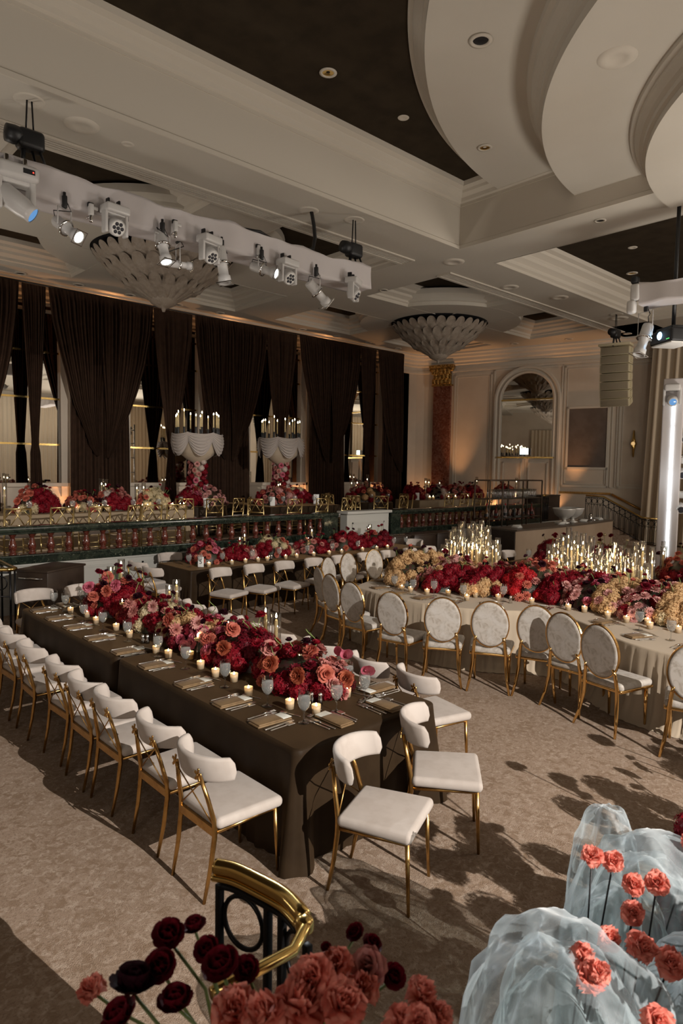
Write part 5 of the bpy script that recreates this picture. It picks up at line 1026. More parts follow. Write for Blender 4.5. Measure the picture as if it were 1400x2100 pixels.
# ================================================================= LIGHTING TRUSS AND FIXTURES
def wrap(name, lab, x0, x1, y0, y1, z0, z1, seed=1):
    rnd = random.Random(seed); m = MB(); rows = []; n = int((x1 - x0) / .12)
    prof = []
    for (ya, za, yb, zb, k) in ((y0, z0, y0, z1, 8), (y0, z1, y1, z1, 6), (y1, z1, y1, z0, 8), (y1, z0, y0, z0, 6)):
        for j in range(k): prof.append((ya + (yb - ya) * j / k, za + (zb - za) * j / k, za == zb, j / k))
    for i in range(n + 1):
        x = x0 + (x1 - x0) * i / n; row = []
        for y, z, h, q in prof:
            b = .02 * sin(x * 2.1 + 1) + .012 * sin(x * 7.3 + z * 9) + .008 * sin(x * 13 + y * 20) ; s = -.05 * sin(pi * ((x / 1.5) % 1)) * (1 if z > z1 - .02 else 0)
            cy_, cz = (y0 + y1) / 2, (z0 + z1) / 2; row.append((x, y + b * (1 if y > cy_ else -1), z + s + b * .6))
        rows.append(row)
    m.grid(rows, True, True); m.add(rows[0], [tuple(range(len(prof)))]); m.add(rows[-1], [tuple(range(len(prof) - 1, -1, -1))])
    o = m.build(name, M['trusswrap']); return tag(o, lab, 'truss')
wrap('lighting_truss', 'long box truss wrapped in white cloth hanging above the tables', -1.5, 9.25, 9.32, 9.78, 5.98, 6.44)
def track(d): return Vector(d).normalized().to_track_quat('Z', 'Y').to_matrix().to_4x4()
pf_body = MB(); pf_body.lathe([(0, 0), (.075, .005), (.085, .03), (.085, .20), (.095, .215), (.095, .24), (.07, .25), (.07, .40), (.088, .41), (.092, .50), (.082, .51), (.078, .46)], 18)
for k in range(5): pf_body.box(-.09, .09, -.004, .004, .04 + .03 * k, .05 + .03 * k)
pf_body = pf_body.mesh('barrel', M['white_metal'])
pf_ring = MB().lathe([(.10, .215), (.118, .22), (.118, .245), (.10, .25)], 18).mesh('shutter_ring', M['chrome'])
pf_len = MB().lathe([(0, .488), (.05, .487), (.08, .48)], 18)
pf_on = pf_len.mesh('lens', M['lens_on']); pf_off = pf_len.mesh('lens', M['chrome'])
pf_gate = MB().box(-.105, .105, -.105, .105, .508, .514).mesh('gel_frame', M['chrome'])
GPX = 'profile spotlights on the white truss'
def profile(tail, aim, zc, on, lab, s=1.0, group=GPX, hang=True):
    """tail = rear of barrel; aim = beam direction; zc = clamp height"""
    t = thing('profile_spotlight', lab, 'stage light', tail, 0, group); mx = track(aim); e = mx.to_euler()
    for nm, me in (('barrel', pf_body), ('shutter_ring', pf_ring), ('lens', pf_on if on else pf_off)): link(nm, me, t, (0, 0, 0), e, s)
    m = MB(); 
    for a in ((-.105, -.095, -.105, .105), (.095, .105, -.105, .105), (-.105, .105, -.105, -.095), (-.105, .105, .095, .105)): m.box(a[0], a[1], a[2], a[3], .505, .513)
    o = m.build('gel_frame', M['chrome'], t); o.rotation_euler = e; o.scale = (s,) * 3
    piv = mx @ Vector((0, 0, .2 * s)); h = zc - tail[2]; side = Vector((mx[0][0], mx[1][0], 0)).normalized() * .13 * s
    m = MB(); m.tube([piv + side, Vector((side.x + piv.x, side.y + piv.y, h - .12)), Vector((piv.x - side.x, piv.y - side.y, h - .12)), piv - side], .009, 5); m.build('yoke', M['white_metal'], t)
    m = MB(); m.rbox((piv.x, piv.y, h - .03), (.06, .07, .17), .015, 2); m.tube([(piv.x, piv.y, h + .02), (piv.x, piv.y, h + .1)], .02, 6); m.build('clamp', M['black'], t)
    m = MB(); m.tube([(piv.x + .02, piv.y, h), (piv.x + .07, piv.y - .05, h - .15), (piv.x * .4 - .09, piv.y * .4 - .05, h * .35), (0, 0, 0)], .008, 5); m.build('cable', M['black'], t)
    return t
YT = 9.2
profile((3.33, YT + .24, 5.80), (.28, -.55, -.42), 6.05, True, 'lit profile spotlight hanging from the white truss, first from the left', .95)
profile((4.80, YT + .12, 5.98), (.04, -.30, -.85), 6.05, True, 'lit profile spotlight pointing down in front of the dome lamp', 1.0)
profile((5.82, YT + .1, 6.0), (.12, -.12, -1), 6.05, False, 'long white profile spotlight hanging straight down, unlit', 1.15)
profile((6.48, YT + .16, 5.86), (.50, -.80, -.34), 6.05, True, 'lit profile spotlight right of the dome lamp', .95)
profile((7.66, YT + .1, 5.82), (.62, -.10, -.50), 6.05, False, 'white profile spotlight pointing right near the truss end', 1.05)
profile((5.05, YT + .3, 5.62), (.6, -.1, .02), 6.05, False, 'small silver spotlight lying level behind the hanging ones', .7)
def wash(x, z, lab, s=1.0, turn=0.0, tilt=-.5):
    t = thing('wash_light', lab, 'stage light', (x, YT, z), turn, 'moving wash lights on the white truss')
    m = MB(); m.rbox((0, 0, .20), (.36 * s, .24 * s, .12 * s), .03, 2); m.build('base', M['white_metal'], t)
    m = MB(); m.rbox((0, 0, .15), (.32 * s, .1 * s, .05), .02, 2)
    for q in (-1, 1): m.rbox((q * .155 * s, 0, .02), (.05 * s, .12 * s, .32 * s), .02, 2)
    m.build('yoke', M['white_metal'], t)
    m = MB(); mx = track((0, -1, tilt)); m.lathe([(0, -.12), (.07, -.11), (.115, -.05), (.12, .05), (.115, .09), (.10, .095)], 20, (0, 0, 0), True, T(0, 0, -.02) @ mx); h = m.build('head', M['white_metal'], t)
    m = MB(); m.lathe([(0, .088), (.10, .092)], 20, (0, 0, 0), True, T(0, 0, -.02) @ mx); m.build('lens_plate', M['paper'], h)
    m = MB()
    for k in range(7):
        a = 2 * pi * k / 6; r = 0 if k == 6 else .06; m.lathe([(0, .097), (.026, .096), (.026, .09)], 10, (r * cos(a), r * sin(a), 0), True, T(0, 0, -.02) @ mx)
    m.build('lenses', M['lens_off'], h)
    m = MB()
    for q in (-.08, .08): m.rbox((q, .05, .30), (.03, .08, .12), .01, 2)
    m.tube([(.12, .02, .26), (.2, 0, .2), (.19, -.02, .1)], .01, 5); m.build('clamp', M['black'], t)
for x, z, lab, tr, tl in ((4.06, 5.86, 'white wash light with a face of dark lenses, first from the left', .1, -.5), (5.58, 5.82, 'white wash light in front of the dome lamp rim', .2, -.9), (7.12, 5.80, 'white wash light near the truss end, between two spotlights', .1, -.7), (8.68, 5.80, 'white wash light at the right end of the truss', .5, -.7)): wash(x, z, lab, 1.0, tr, tl)
# large moving head at the left edge
t = thing('moving_head_light', 'large white moving head light at the left edge with a blue lens', 'stage light', (2.78, YT, 5.9)); 
m = MB(); m.rbox((-.02, 0, .26), (.5, .34, .2), .06, 3); m.build('base', M['white_metal'], t); m = MB(); m.box(.02, .16, -.175, -.168, .24, .30); o = m.build('display', M['black'], t); m = MB(); m.box(.13, .145, -.18, -.176, .262, .276); m.build('red_indicator', mat('red_led', (1, 0, 0), .4, emit=((1, .05, .03), 3)), o)
m = MB(); m.rbox((-.05, 0, .15), (.44, .16, .08), .03, 2); m.rbox((-.25, 0, -.02), (.1, .2, .42), .03, 2); m.rbox((.16, 0, .0), (.08, .2, .40), .03, 2); m.build('yoke', M['white_metal'], t)
m = MB(); mx = T(-.16, .02, .0) @ track((.62, -.35, -.52)); m.lathe([(0, -.1), (.1, -.08), (.14, 0), (.13, .28), (.11, .36), (.115, .42), (.095, .425)], 20, (0, 0, 0), True, mx); h = m.build('head', M['white_metal'], t)
m = MB(); m.lathe([(0, .40), (.06, .405), (.096, .415)], 20, (0, 0, 0), True, mx); m.build('lens', M['lens_blue'], h)
m = MB(); m.rbox((-.12, .05, .42), (.05, .1, .14), .015, 2); m.rbox((.1, .05, .42), (.05, .1, .14), .015, 2); m.build('clamp', M['chrome'], t)
for i, (x, z) in enumerate(((3.74, 6.0), (5.02, 6.1), (6.55, 6.1))):
    t = thing('truss_clamp', 'small hanging clamp under the white truss, %s from the left' % ORD[i + 1], 'clamp', (x, YT + .05, z)); m = MB(); m.rbox((0, 0, 0), (.07, .07, .16), .02, 2); m.rbox((.05, 0, .03), (.1, .04, .05), .015, 2); m.build('body', M['white_metal'], t)
    m = MB(); m.rbox((0, 0, -.12), (.05, .05, .1), .018, 2); m.tube([(0, 0, -.08), (-.07, -.02, -.14)], .012, 6); m.build('hook', M['chrome'], t); m = MB(); m.rbox((0, .02, .07), (.08, .05, .06), .01, 1); m.build('mount', M['black'], t)
def motor(x, y, z, top, lab):
    t = thing('chain_motor', lab, 'chain motor', (x, y, z)); m = MB(); m.rbox((0, 0, 0), (.34, .22, .26), .06, 3); m.lathe([(0, -.12), (.11, -.1), (.12, 0), (.11, .1), (0, .12)], 14, (0, 0, 0), True, T(-.2, 0, .02) @ RY(pi / 2)); m.build('housing', M['black'], t)
    m = MB(); 
    for q in (-.05, .05): m.tube([(q, 0, .1), (q * .6, 0, top - z)], .012, 5)
    m.build('chain', M['iron'], t); m = MB(); m.tube([(.1, -.05, -.1), (.16, -.1, -.3), (.08, -.05, -.4), (.02, 0, -.1)], .02, 6); m.tube([(-.08, 0, -.1), (-.1, .02, -.38)], .03, 6); m.build('chain_bag', M['black'], t)
    m = MB(); m.lathe([(0, top - z - .004), (.15, top - z - .004), (.19, top - z - .012), (.2, top - z)], 20); m.build('ceiling_collar', M['moulding'], t)
motor(3.05, 9.55, 6.78, ZC, 'black chain motor over the left part of the white truss')
motor(9.0, 9.55, 6.72, ZC, 'black chain motor over the right end of the white truss')
t = thing('power_cable', 'thick black power cable dropping from a ceiling hole onto the truss', 'cable', (8.07, 9.82, ZC)); m = MB(); m.tube([(0.08, 0, 0), (.1, -.05, -.25), (.09, -.1, -.5), (0, -.15, -.74), (-.3, -.2, -.83), (-.9, -.2, -.83)], .035, 8); m.tube([(-.9, -.2, -.83), (-1.25, -.22, -.75), (-1.6, -.25, -.80)], .03, 8); m.build('cable', M['black'], t); m = MB(); m.lathe([(0, -.005), (.13, -.004), (.18, -.014), (.2, 0)], 20); m.build('ceiling_collar', M['moulding'], t)
# right hand truss, projector, ellipsoidal
t = wrap('lighting_truss', 'short white wrapped truss end at the right edge, above the projector', 0, 5.0, -.22, .22, -.19, .19, 3); t.location = (12.35, 5.35, 5.72); t.rotation_euler = (0, 0, -pi / 2)
profile((12.42, 5.28, 5.22), (-.32, .1, -.85), 5.56, False, 'white profile spotlight hanging beside the projector', 1.2, None)
t = thing('truss_fixture', 'white lamp bodies clipped to the end of the right truss', 'stage light', (12.15, 5.42, 5.75)); m = MB(); m.rbox((0, 0, .02), (.16, .16, .3), .04, 2); m.rbox((-.04, .05, -.24), (.15, .15, .24), .05, 3); m.build('body', M['white_metal'], t); m = MB(); m.rbox((0, .02, .24), (.16, .12, .14), .04, 2); m.build('clamp', M['black'], t)
t = thing('projector', 'black projector with a glowing blue lens hanging on a pole at the right edge', 'projector', (12.62, 4.92, 4.97), D(-35)); m = MB(); m.rbox((0, 0, 0), (.5, .66, .24), .04, 2); m.build('case', M['black'], t); m = MB(); m.rbox((0, 0, -.13), (.46, .6, .03), .012, 1); m.build('base_cover', M['paper'], t)
m = MB(); m.lathe([(0, .02), (.05, .015), (.07, 0)], 16, (0, 0, 0), True, T(-.25, 0.02, .02) @ RY(-pi / 2)); m.build('lens', M['proj_lens'], t)
m = MB()
for k in range(3): m.rbox((-.253, -.2 - .03 * k, -.07), (.006, .014, .012), .002, 1)
m.build('status_lights', mat('green_led', (0, 1, 0), .4, emit=((.1, 1, .2), 2)), t); m = MB(); m.rbox((0, 0, .15), (.36, .5, .05), .015, 1); m.tube([(0, 0, .15), (0, 0, ZC + .65 - 4.97)], .035, 8); m.build('mount_pole', M['black'], t)
# line array
ca = Vector((-.9, -.43, 0)).normalized(); lf = Vector((-.736, .676, 0)); nn = (ca + lf * .30).normalized(); rz = atan2(nn.y, nn.x)
t = thing('line_array_speaker', 'hanging beige line array of seven stacked speaker boxes', 'speaker', (19.85, 9.42, 6.34), rz)
m = MB(); m.rbox((-.1, 0, .05), (.5, .92, .07), .01, 1); m.build('rigging_frame', M['beige'], t)
x, z, tl = 0.0, 0.0, 0.0
for k in range(7):
    h = .262; mx = T(x, 0, z) @ RY(tl)
    m = MB(); m.rbox((-.22, 0, -h / 2), (.46, .86, h - .026), .012, 1, mx); b = m.build('cabinet', M['beige'], t)
    m = MB(); m.rbox((.012, 0, -h / 2), (.012, .80, h - .05), .004, 1, mx); m.build('grille', M['grille'], b)
    m = MB()
    for q in (-1, 1): m.box(-.36, -.1, q * .44 - .012, q * .44 + .012, -h + .05, -.05, mx); m.box(-.3, -.16, q * .455 - .008, q * .455 + .008, -h + .09, -.09, mx)
    m.build('rigging', M['beige'], b)
    x -= h * sin(tl); z -= h * cos(tl); tl += .02 + .014 * k
motor(19.85, 9.42, 6.72, ZC, 'black chain motor holding up the beige line array')
# stage tower with led strip
t = thing('light_tower', 'tall white wrapped tower with a vertical strip of white light', 'stage tower', (14.70, 5.66, 0), D(21)); m = MB(); m.rbox((0, 0, 2.25), (.34, .40, 4.5), .03, 2); m.build('post', M['trusswrap'], t)
m = MB()
for z0, z1 in ((.75, 1.73), (1.76, 2.6), (2.63, 3.5), (3.53, 3.98)): m.box(-.19, -.172, -.03, .008, z0, z1)
m.build('led_strip', M['led'], t)
lamp('tower_led_light', 'POINT', (14.1, 5.43, 2.4), 3, (.86, .95, 1), .02)
t = thing('light_tower', 'chrome ladder post at the right edge carrying moving heads', 'stage tower', (15.3, 5.25, 0)); m = MB(); m.tube([(0, 0, 0), (0, 0, 4.6)], .04, 8); m.build('post', M['chrome'], t)
m = MB()
for z in (3.62, 2.88, 2.13, 4.3): m.tube([(0, 0, z), (-.72, .4, z)], .03, 8)
m.build('cross_bars', M['chrome'], t)
for i, (x, y, z) in enumerate(((14.42, 5.58, 4.05), (14.86, 5.46, 3.30), (14.80, 5.46, 2.55), (14.76, 5.44, 1.82), (14.95, 5.42, 4.15))):
    t = thing('moving_head_light', ('white moving head light at the top of the light tower', 'white moving head right of the tower, uppermost of the stack', 'white moving head right of the tower, middle of the stack', 'white moving head right of the tower, lowest of the stack', 'white moving head high at the right edge above the tower')[i], 'stage light', (x, y, z), D(21))
    m = MB(); m.rbox((0, 0, .24), (.26, .30, .14), .04, 2); m.build('base', M['white_metal'], t); m = MB(); m.rbox((0, 0, .20), (.1, .3, .06), .02, 2); m.rbox((0, -.15, .06), (.12, .05, .36), .02, 2); m.rbox((0, .15, .06), (.12, .05, .36), .02, 2); m.build('yoke', M['white_metal'], t)
    m = MB(); mx = T(0, 0, -.02) @ track((-1, -.15, -.35)); m.lathe([(0, -.15), (.08, -.12), (.11, 0), (.10, .12), (.085, .15), (.07, .152)], 18, (0, 0, 0), True, mx); h = m.build('head', M['white_metal'], t); m = MB(); m.lathe([(0, .15), (.05, .147), (.072, .14)], 16, (0, 0, 0), True, mx); m.build('lens', M['lens_off'] if i else M['lens_blue'], h)
# ================================================================= BAR
t = thing('bar_counter', 'long beige veneered bar counter with a dark end, behind the candles', 'bar', (0, 0, 0)); A, B = Vector((14.08, 8.98)), Vector((19.85, 9.25)); q = []
for k in range(13): u = k / 12; p = A.lerp(B, u); q.append((p.x, p.y - .12 * sin(pi * u)))
m = MB(); m.prism(q + [(19.85, 9.95), (14.18, 9.72)], 0, 1.03); m.build('body', M['bar_front'], t)
m = MB(); m.prism([(x, y - .03) for x, y in q] + [(19.9, 9.98), (14.14, 9.75)], 1.03, 1.07); m.build('worktop', M['bar_top'], t)
m = MB(); m.prism([(14.055, 8.99), (14.075, 8.985), (14.165, 9.73), (14.145, 9.735)], 0.02, 1.03); m.build('end_panel', M['darkwood'], t)
for i, (x, y) in enumerate(((17.25, 9.45), (17.85, 9.52))):
    t = thing('punch_bowl', 'large footed silver bowl on the bar counter, ' + ('left of the pair', 'right of the pair')[i], 'bowl', (x, y, 1.07), 0, 'silver bowls on the bar'); m = MB(); m.lathe([(.15, 0), (.15, .02), (.06, .05), (.05, .10), (.12, .13), (.26, .24), (.31, .38), (.325, .42), (.315, .42), (.25, .26), (.0, .16)], 28); m.build('bowl', M['satin'], t)
for i, (x, y) in enumerate(((14.7, 9.35), (16.75, 9.3), (18.35, 9.45), (19.5, 9.55))):
    t = thing('napkin_stack', 'stack of white napkins on the bar counter, %s from the left' % ORD[i + 1], 'napkins', (x, y, 1.07), i, 'napkin stacks on the bar')
    for k in range(3): m = MB(); m.rbox((0, 0, .012 + .022 * k), (.22, .2, .02), .008, 1, RZ(.25 * k)); m.build('napkin', M['paper'], t)
t = thing('serving_tray', 'small tray of glassware at the right end of the bar counter', 'tray', (19.1, 9.6, 1.07)); m = MB(); m.lathe([(0, 0), (.2, 0), (.24, .02), (.23, .02)], 20); m.build('tray', M['chrome'], t); m = MB(); m.lathe([(.05, .02), (.06, .14), (.02, .16), (.05, .2)], 14); m.lathe([(.03, .02), (.04, .1)], 12, (.12, .05, 0)); m.build('glassware', M['chrome'], t)
# back bar shelf
t = thing('shelf_unit', 'open dark metal shelf unit behind the bar, holding glasses and bottles', 'shelf', (15.35, 10.65, 0)); Lx = 2.7
for i, x in enumerate((0, .62, 1.66, Lx)):
    for y in (0, .5): m = MB(); m.rbox((x, y, 1.12), (.035, .035, 2.24), .006, 1); m.build('post', M['shelf_metal'], t)
for z in (1.16, 1.72): m = MB(); m.rbox((Lx / 2, .25, z), (Lx, .52, .025), .006, 1); m.build('shelf', M['shelf_metal'], t)
m = MB()
for y in (0, .5): m.rbox((Lx / 2, y, 2.24), (Lx, .035, .035), .006, 1)
for x in (0, .62, 1.66, Lx): m.rbox((x, .25, 2.24), (.035, .5, .035), .006, 1)
m.build('top_rail', M['shelf_metal'], t)
tum = MB().lathe([(0, .0), (.035, 0), (.04, .14), (.045, .25), (.04, .25), (.034, .15), (.03, .01)], 12).mesh('bar_glass', M['glass'])
for r in range(2):
    for k in range(18): o = link('bar_glass', tum, None, (15.75 + .125 * k, 10.78 + .2 * r, 1.735)); tag(o, 'glass on the upper bar shelf, %s from the left in the %s row' % (ORD[k + 1], ('front', 'rear')[r]), 'glass', 'glasses on the bar shelf')
bot_cols = [mat('amber_bottle', (.12, .045, .01), .1), mat('dark_bottle', (.02, .02, .015), .1), M['water'], mat('red_bottle', (.16, .015, .01), .1)]
for k in range(16):
    s = random.Random(k).uniform(.9, 1.2); t = thing('bottle', 'liquor bottle on the lower shelf behind the bar, %s from the left' % ORD[k + 1], 'bottle', (15.5 + .155 * k, 10.85 + .1 * (k % 3), 1.173), 0, 'bottles on the bar shelf')
    m = MB(); m.lathe([(0, 0), (.045, 0), (.047, .02), (.047, .19 * s), (.018, .24 * s), (.016, .32 * s), (0, .32 * s)], 12); m.build('body', bot_cols[(k * 5) % 4], t)
    m = MB(); m.lathe([(.048, .05), (.048, .13)], 12); m.build('bottle_label', M['paper'] if k % 3 else M['black'], t)
    m = MB(); m.lathe([(.018, .31 * s), (.018, .35 * s), (0, .35 * s)], 10); m.build('cap', M['black'] if k % 2 else M['red'], t)
# dark cabinets and consoles
def cab(x, y, rz, w_, d_, h, lab, tops=0, z=0):
    t = thing('cabinet', lab, 'cabinet', (x, y, z), rz); m = MB(); m.rbox((0, 0, h / 2 + .03), (w_, d_, h - .06), .012, 1); m.build('body', M['darkwood'], t); m = MB(); m.rbox((0, 0, h - .015), (w_ + .04, d_ + .04, .035), .01, 1); m.build('worktop', M['darkwood'], t)
    m = MB()
    for sx in (-1, 1):
        for sy in (-1, 1): m.lathe([(0, 0), (.03, .0), (.03, .07), (0, .08)], 8, (sx * (w_ / 2 - .06), sy * (d_ / 2 - .06), 0))
    m.build('casters', M['black'], t); m = MB(); m.tube([(-.1, -d_ / 2 - .03, h * .6), (.1, -d_ / 2 - .03, h * .6)], .008, 6); 
    for sx in (-.1, .1): m.tube([(sx, -d_ / 2 - .03, h * .6), (sx, -d_ / 2, h * .6)], .006, 5)
    m.build('door_handle', M['chrome'], t)
    for k in range(tops): m = MB(); m.lathe([(0, .018), (.08, .018), (.1, .004), (.11, 0)], 16, (-w_ / 2 + .16 + .2 * k, 0, h)); m.build('burner', M['chrome'], t)
    return t
cab(11.78, 10.98, 0, .82, .5, .9, 'dark wheeled service cabinet by the second balustrade, left of its pair', 4); cab(12.72, 10.95, 0, .82, .5, .9, 'dark wheeled service cabinet by the second balustrade, right of its pair'); cab(13.6, 10.95, 0, .8, .5, .9, 'dark wheeled service cabinet left of the bar shelf')
t = cab(3.62, 10.62, D(32), .86, .56, .9, 'dark wooden service cabinet on wheels by the balustrade at the left'); m = MB(); m.tube([(-.47, -.2, .78), (-.47, .2, .78)], .012, 6); m.tube([(-.47, .2, .78), (-.43, .2, .78)], .01, 5); m.tube([(-.47, -.2, .78), (-.43, -.2, .78)], .01, 5); m.build('push_bar', M['chrome'], t)
cab(20.9, 12.3, 0, 1.5, .5, 1.0, 'low dark console on the terrace before the double doors', 0, ZM)
# iron and brass railing panels
def railing(path, h, lab, name='stair_railing', z0=None):
    """path: list of (x, y, z) of the rail top"""
    t = thing(name, lab, 'railing', (0, 0, 0)); m = MB(); m.tube(path, .03, 8); m.build('handrail', M['brass'], t)
    m = MB(); pc_ = [Vector(p) for p in path]
    for a, b in zip(pc_, pc_[1:]):
        n = max(1, round((b - a).length / .22)); up = Vector((0, 0, 1)); m.tube([a - up * .06, b - up * .06], .014, 5); m.tube([a - up * (h - .08), b - up * (h - .08)], .014, 5); m.tube([a - up * .30, b - up * .30], .009, 5)
        for k in range(n):
            p, q = a.lerp(b, k / n), a.lerp(b, (k + 1) / n); c = (p + q) / 2; d = (q - p); dh = Vector((d.x, d.y, 0)).normalized(); r = min(.1, d.length * .42)
            m.tube([p - up * .06, p - up * (h - .02)], .012, 5)
            m.tube([c - up * .18 + dh * (r * cos(s)) + up * (r * 1.1 * sin(s)) for s in [2 * pi * j / 16 for j in range(16)]], .009, 5, True)
            for s in (-1, 1): m.tube([c + dh * (s * r * .55) - up * (h - .1), c + dh * (s * r * .55) - up * .42, c + dh * (s * r * .3) - up * .34, c - up * .31], .008, 5)
        m.tube([b - up * .06, b - up * (h - .02)], .014, 5)
    m.build('iron_panels', M['iron'], t); return t
railing([tuple(wb(6.6, 1.68, .9)), tuple(wb(7.2, 1.66, .9)), tuple(wb(8.5, .98, .9)), tuple(wb(9.1, .95, .9))], .92, 'black iron stair railing with ring pattern and brass rail beside the beige bar')
railing([(19.75, 11.6, 1.72), (20.35, 11.75, 1.72)], .92, 'short black iron railing at the end of the right balustrade')
for k in range(4):
    m = MB(); m.box(7.1 + .34 * k, 7.1 + .34 * (k + 1) + (.1 if k == 3 else 0), 0, .95, 0, ZM - .175 * k - .02, WBM); o = struct('stair_step', m, M['carpet'])
m = MB(); m.tube([(2.2, 10.9, .95), (2.90, 10.32, .95), (2.96, 10.32, .95), (3.02, 10.36, .95), (3.06, 11.3, .95)], .03, 8); t = thing('stair_railing', 'brass topped black iron railing at the left edge, beside the dark cabinet', 'railing'); m.build('handrail', M['brass'], t)
m = MB()
for x, y in ((2.72, 10.48), (2.94, 10.34), (3.05, 10.5), (3.06, 11.2), (2.3, 10.84)): m.tube([(x, y, 0), (x, y, .94)], .016, 6)
m.tube([(2.2, 10.9, .9), (2.93, 10.33, .9), (3.06, 11.3, .9)], .012, 5); m.tube([(2.2, 10.9, .55), (2.93, 10.33, .55)], .01, 5); m.tube([(2.82 + .08 * cos(s), 10.41 - .06 * cos(s), .75 + .1 * sin(s)) for s in [2 * pi * j / 16 for j in range(16)]], .01, 5, True)
m.build('iron_panels', M['iron'], t)
# ================================================================= FOREGROUND
t = thing('newel_railing', 'curved brass handrail end over black iron ring panel, close to the camera', 'railing', (0, 0, 0))
pts = cat([(1.245, 2.0), (1.285, 1.93), (1.312, 1.82), (1.332, 1.70), (1.32, 1.60)], 5); m = MB(); m.tube([(p.x, p.y, 1.05) for p in pts] + [(1.315, 1.575, 1.045)], .027, 12)
m.tube([(1.318, 1.585, 1.045), (1.285, 1.535, 1.045), (1.20, 1.49, 1.04), (1.08, 1.50, 1.04), (.93, 1.51, 1.04)], .019, 10); m.rbox((1.30, 1.555, 1.04), (.055, .055, .06), .02, 2); m.build('handrail', M['brass'], t)
m = MB(); m.tube([(p.x - .012, p.y, 1.012) for p in pts], .014, 6); m.build('rail_channel', M['brass'], t)
m = MB(); m.tube([(p.x - .01, p.y, .985) for p in pts[2:]], .012, 6)
for x, y in ((1.255, 1.985), (1.318, 1.775), (1.322, 1.70), (1.30, 1.54)): m.rbox((x, y, .49), (.026, .026, .99), .004, 1)
c = Vector((1.29, 1.885, .875)); dh = Vector((.27, -.96, 0)).normalized(); m.tube([c + dh * (.088 * cos(s)) + Vector((0, 0, .095 * sin(s))) for s in [2 * pi * j / 28 for j in range(28)]], .009, 8, True); m.tube([Vector((1.255, 1.985, .74)), Vector((1.318, 1.775, .74))], .009, 6)
c = Vector((1.325, 1.62, .875)); m.tube([c + Vector((-.1, -.99, 0)) * (.07 * cos(s)) + Vector((0, 0, .09 * sin(s))) for s in [2 * pi * j / 28 for j in range(28)]], .009, 8, True)
m.build('iron_panel', M['iron'], t)
fg = thing('floral_arrangement', 'blurred close arrangement of dark red ranunculus and coral roses at the bottom', 'flower arrangement', (.85, 1.1, 0)); O = Vector((.85, 1.1, 0))
m = MB(); m.rbox((0, .02, .55), (.30, .30, 1.1), .02, 2); m.build('pedestal', M['white_panel'], fg); 
m = MB(); rows = []
for i in range(7):
    q = pi / 2 * i / 6.4; rows.append([(.36 * cos(a) * cos(q) * .95 + .0, -.20 * cos(a) * cos(q) + .14 * sin(a) * cos(q), 1.06 + .12 * sin(q)) for a in [2 * pi * k / 18 for k in range(18)]])
m.grid(rows, True, True); m.add(rows[0], [tuple(range(18))]); o = m.build('foliage', M['leaf'], fg); o['kind'] = 'stuff'
FGL = [('ra',(0.748, 1.415, 1.347),0.041), ('ra',(0.817, 1.405, 1.34),0.032), ('ra',(0.818, 1.348, 1.315),0.033), ('ra',(0.701, 1.361, 1.325),0.039), ('ra',(0.7, 1.29, 1.28),0.042), ('ra',(0.806, 1.264, 1.327),0.046), ('ra',(0.848, 1.225, 1.322),0.032), ('ma',(0.628, 1.359, 1.312),0.055), ('co',(0.93, 1.083, 1.34),0.055), ('co',(1.024, 1.104, 1.314),0.042), ('pk',(1.093, 1.066, 1.295),0.047), ('co',(0.874, 1.065, 1.315),0.064), ('co',(0.945, 1.001, 1.327),0.054), ('sa',(1.049, 1.037, 1.281),0.041), ('sa',(1.146, 0.947, 1.272),0.041), ('sa',(1.14, 0.884, 1.262),0.033), ('co',(1.038, 0.912, 1.291),0.036), ('ra',(1.083, 1.209, 1.268),0.015), ('ra',(1.168, 1.131, 1.276),0.028), ('ra',(1.172, 1.056, 1.234),0.032), ('ra',(1.209, 1.227, 1.236),0.027), ('co',(0.6, 1.514, 1.231),0.035), ('co',(0.771, 1.159, 1.307),0.054), ('co',(0.805, 1.088, 1.322),0.052), ('ra',(0.577, 1.297, 1.312),0.042), ('co',(1.048, 0.864, 1.314),0.038)]
kc = {'ra': (Ra, 'burgundy', .036), 'ma': (Ra, 'maroon', .036), 'co': (Ro, 'salmon', .05), 'sa': (Ro, 'salmon', .05), 'pk': (Ro, 'dusty', .05), 'cr': (Hh, 'crimson', .08)}
rnd = random.Random(9)
def stem(parent, a, b, r, mt): m = MB(); mid = (Vector(a) + Vector(b)) / 2 + Vector((rnd.uniform(-.03, .03), rnd.uniform(-.03, .03), 0)); m.tube([a, mid, b], r, 6); m.build('stem', M[mt], parent)
def bloomat(parent, org, k, p, r, up=.9):
    kind, colr, R0 = kc[k]; q = Vector(p) - org; d = Vector((rnd.uniform(-.6, .3), rnd.uniform(-.7, .2), up)).normalized(); link(kind, F(kind, colr), parent, q, (d.to_track_quat('Z', 'Y').to_matrix().to_4x4() @ RZ(rnd.uniform(0, 6))).to_euler(), r / R0); return q
for k, p, r in FGL:
    q = bloomat(fg, O, k, p, r * 1.0); stem(fg, (q.x * .55, q.y * .55, 1.16), (q.x, q.y, q.z - .005), .004, 'stem')
for i in range(30):
    a, b = rnd.uniform(-1, 1), rnd.uniform(-1, 1); p = O + Vector((.34 * a, -.2 * a + .13 * b, 1.145 + .06 * (1 - abs(a)) - .03 * abs(b))); bloomat(fg, O, rnd.choice(('co', 'sa', 'ra', 'co', 'pk', 'ma')), p, rnd.uniform(.04, .052))
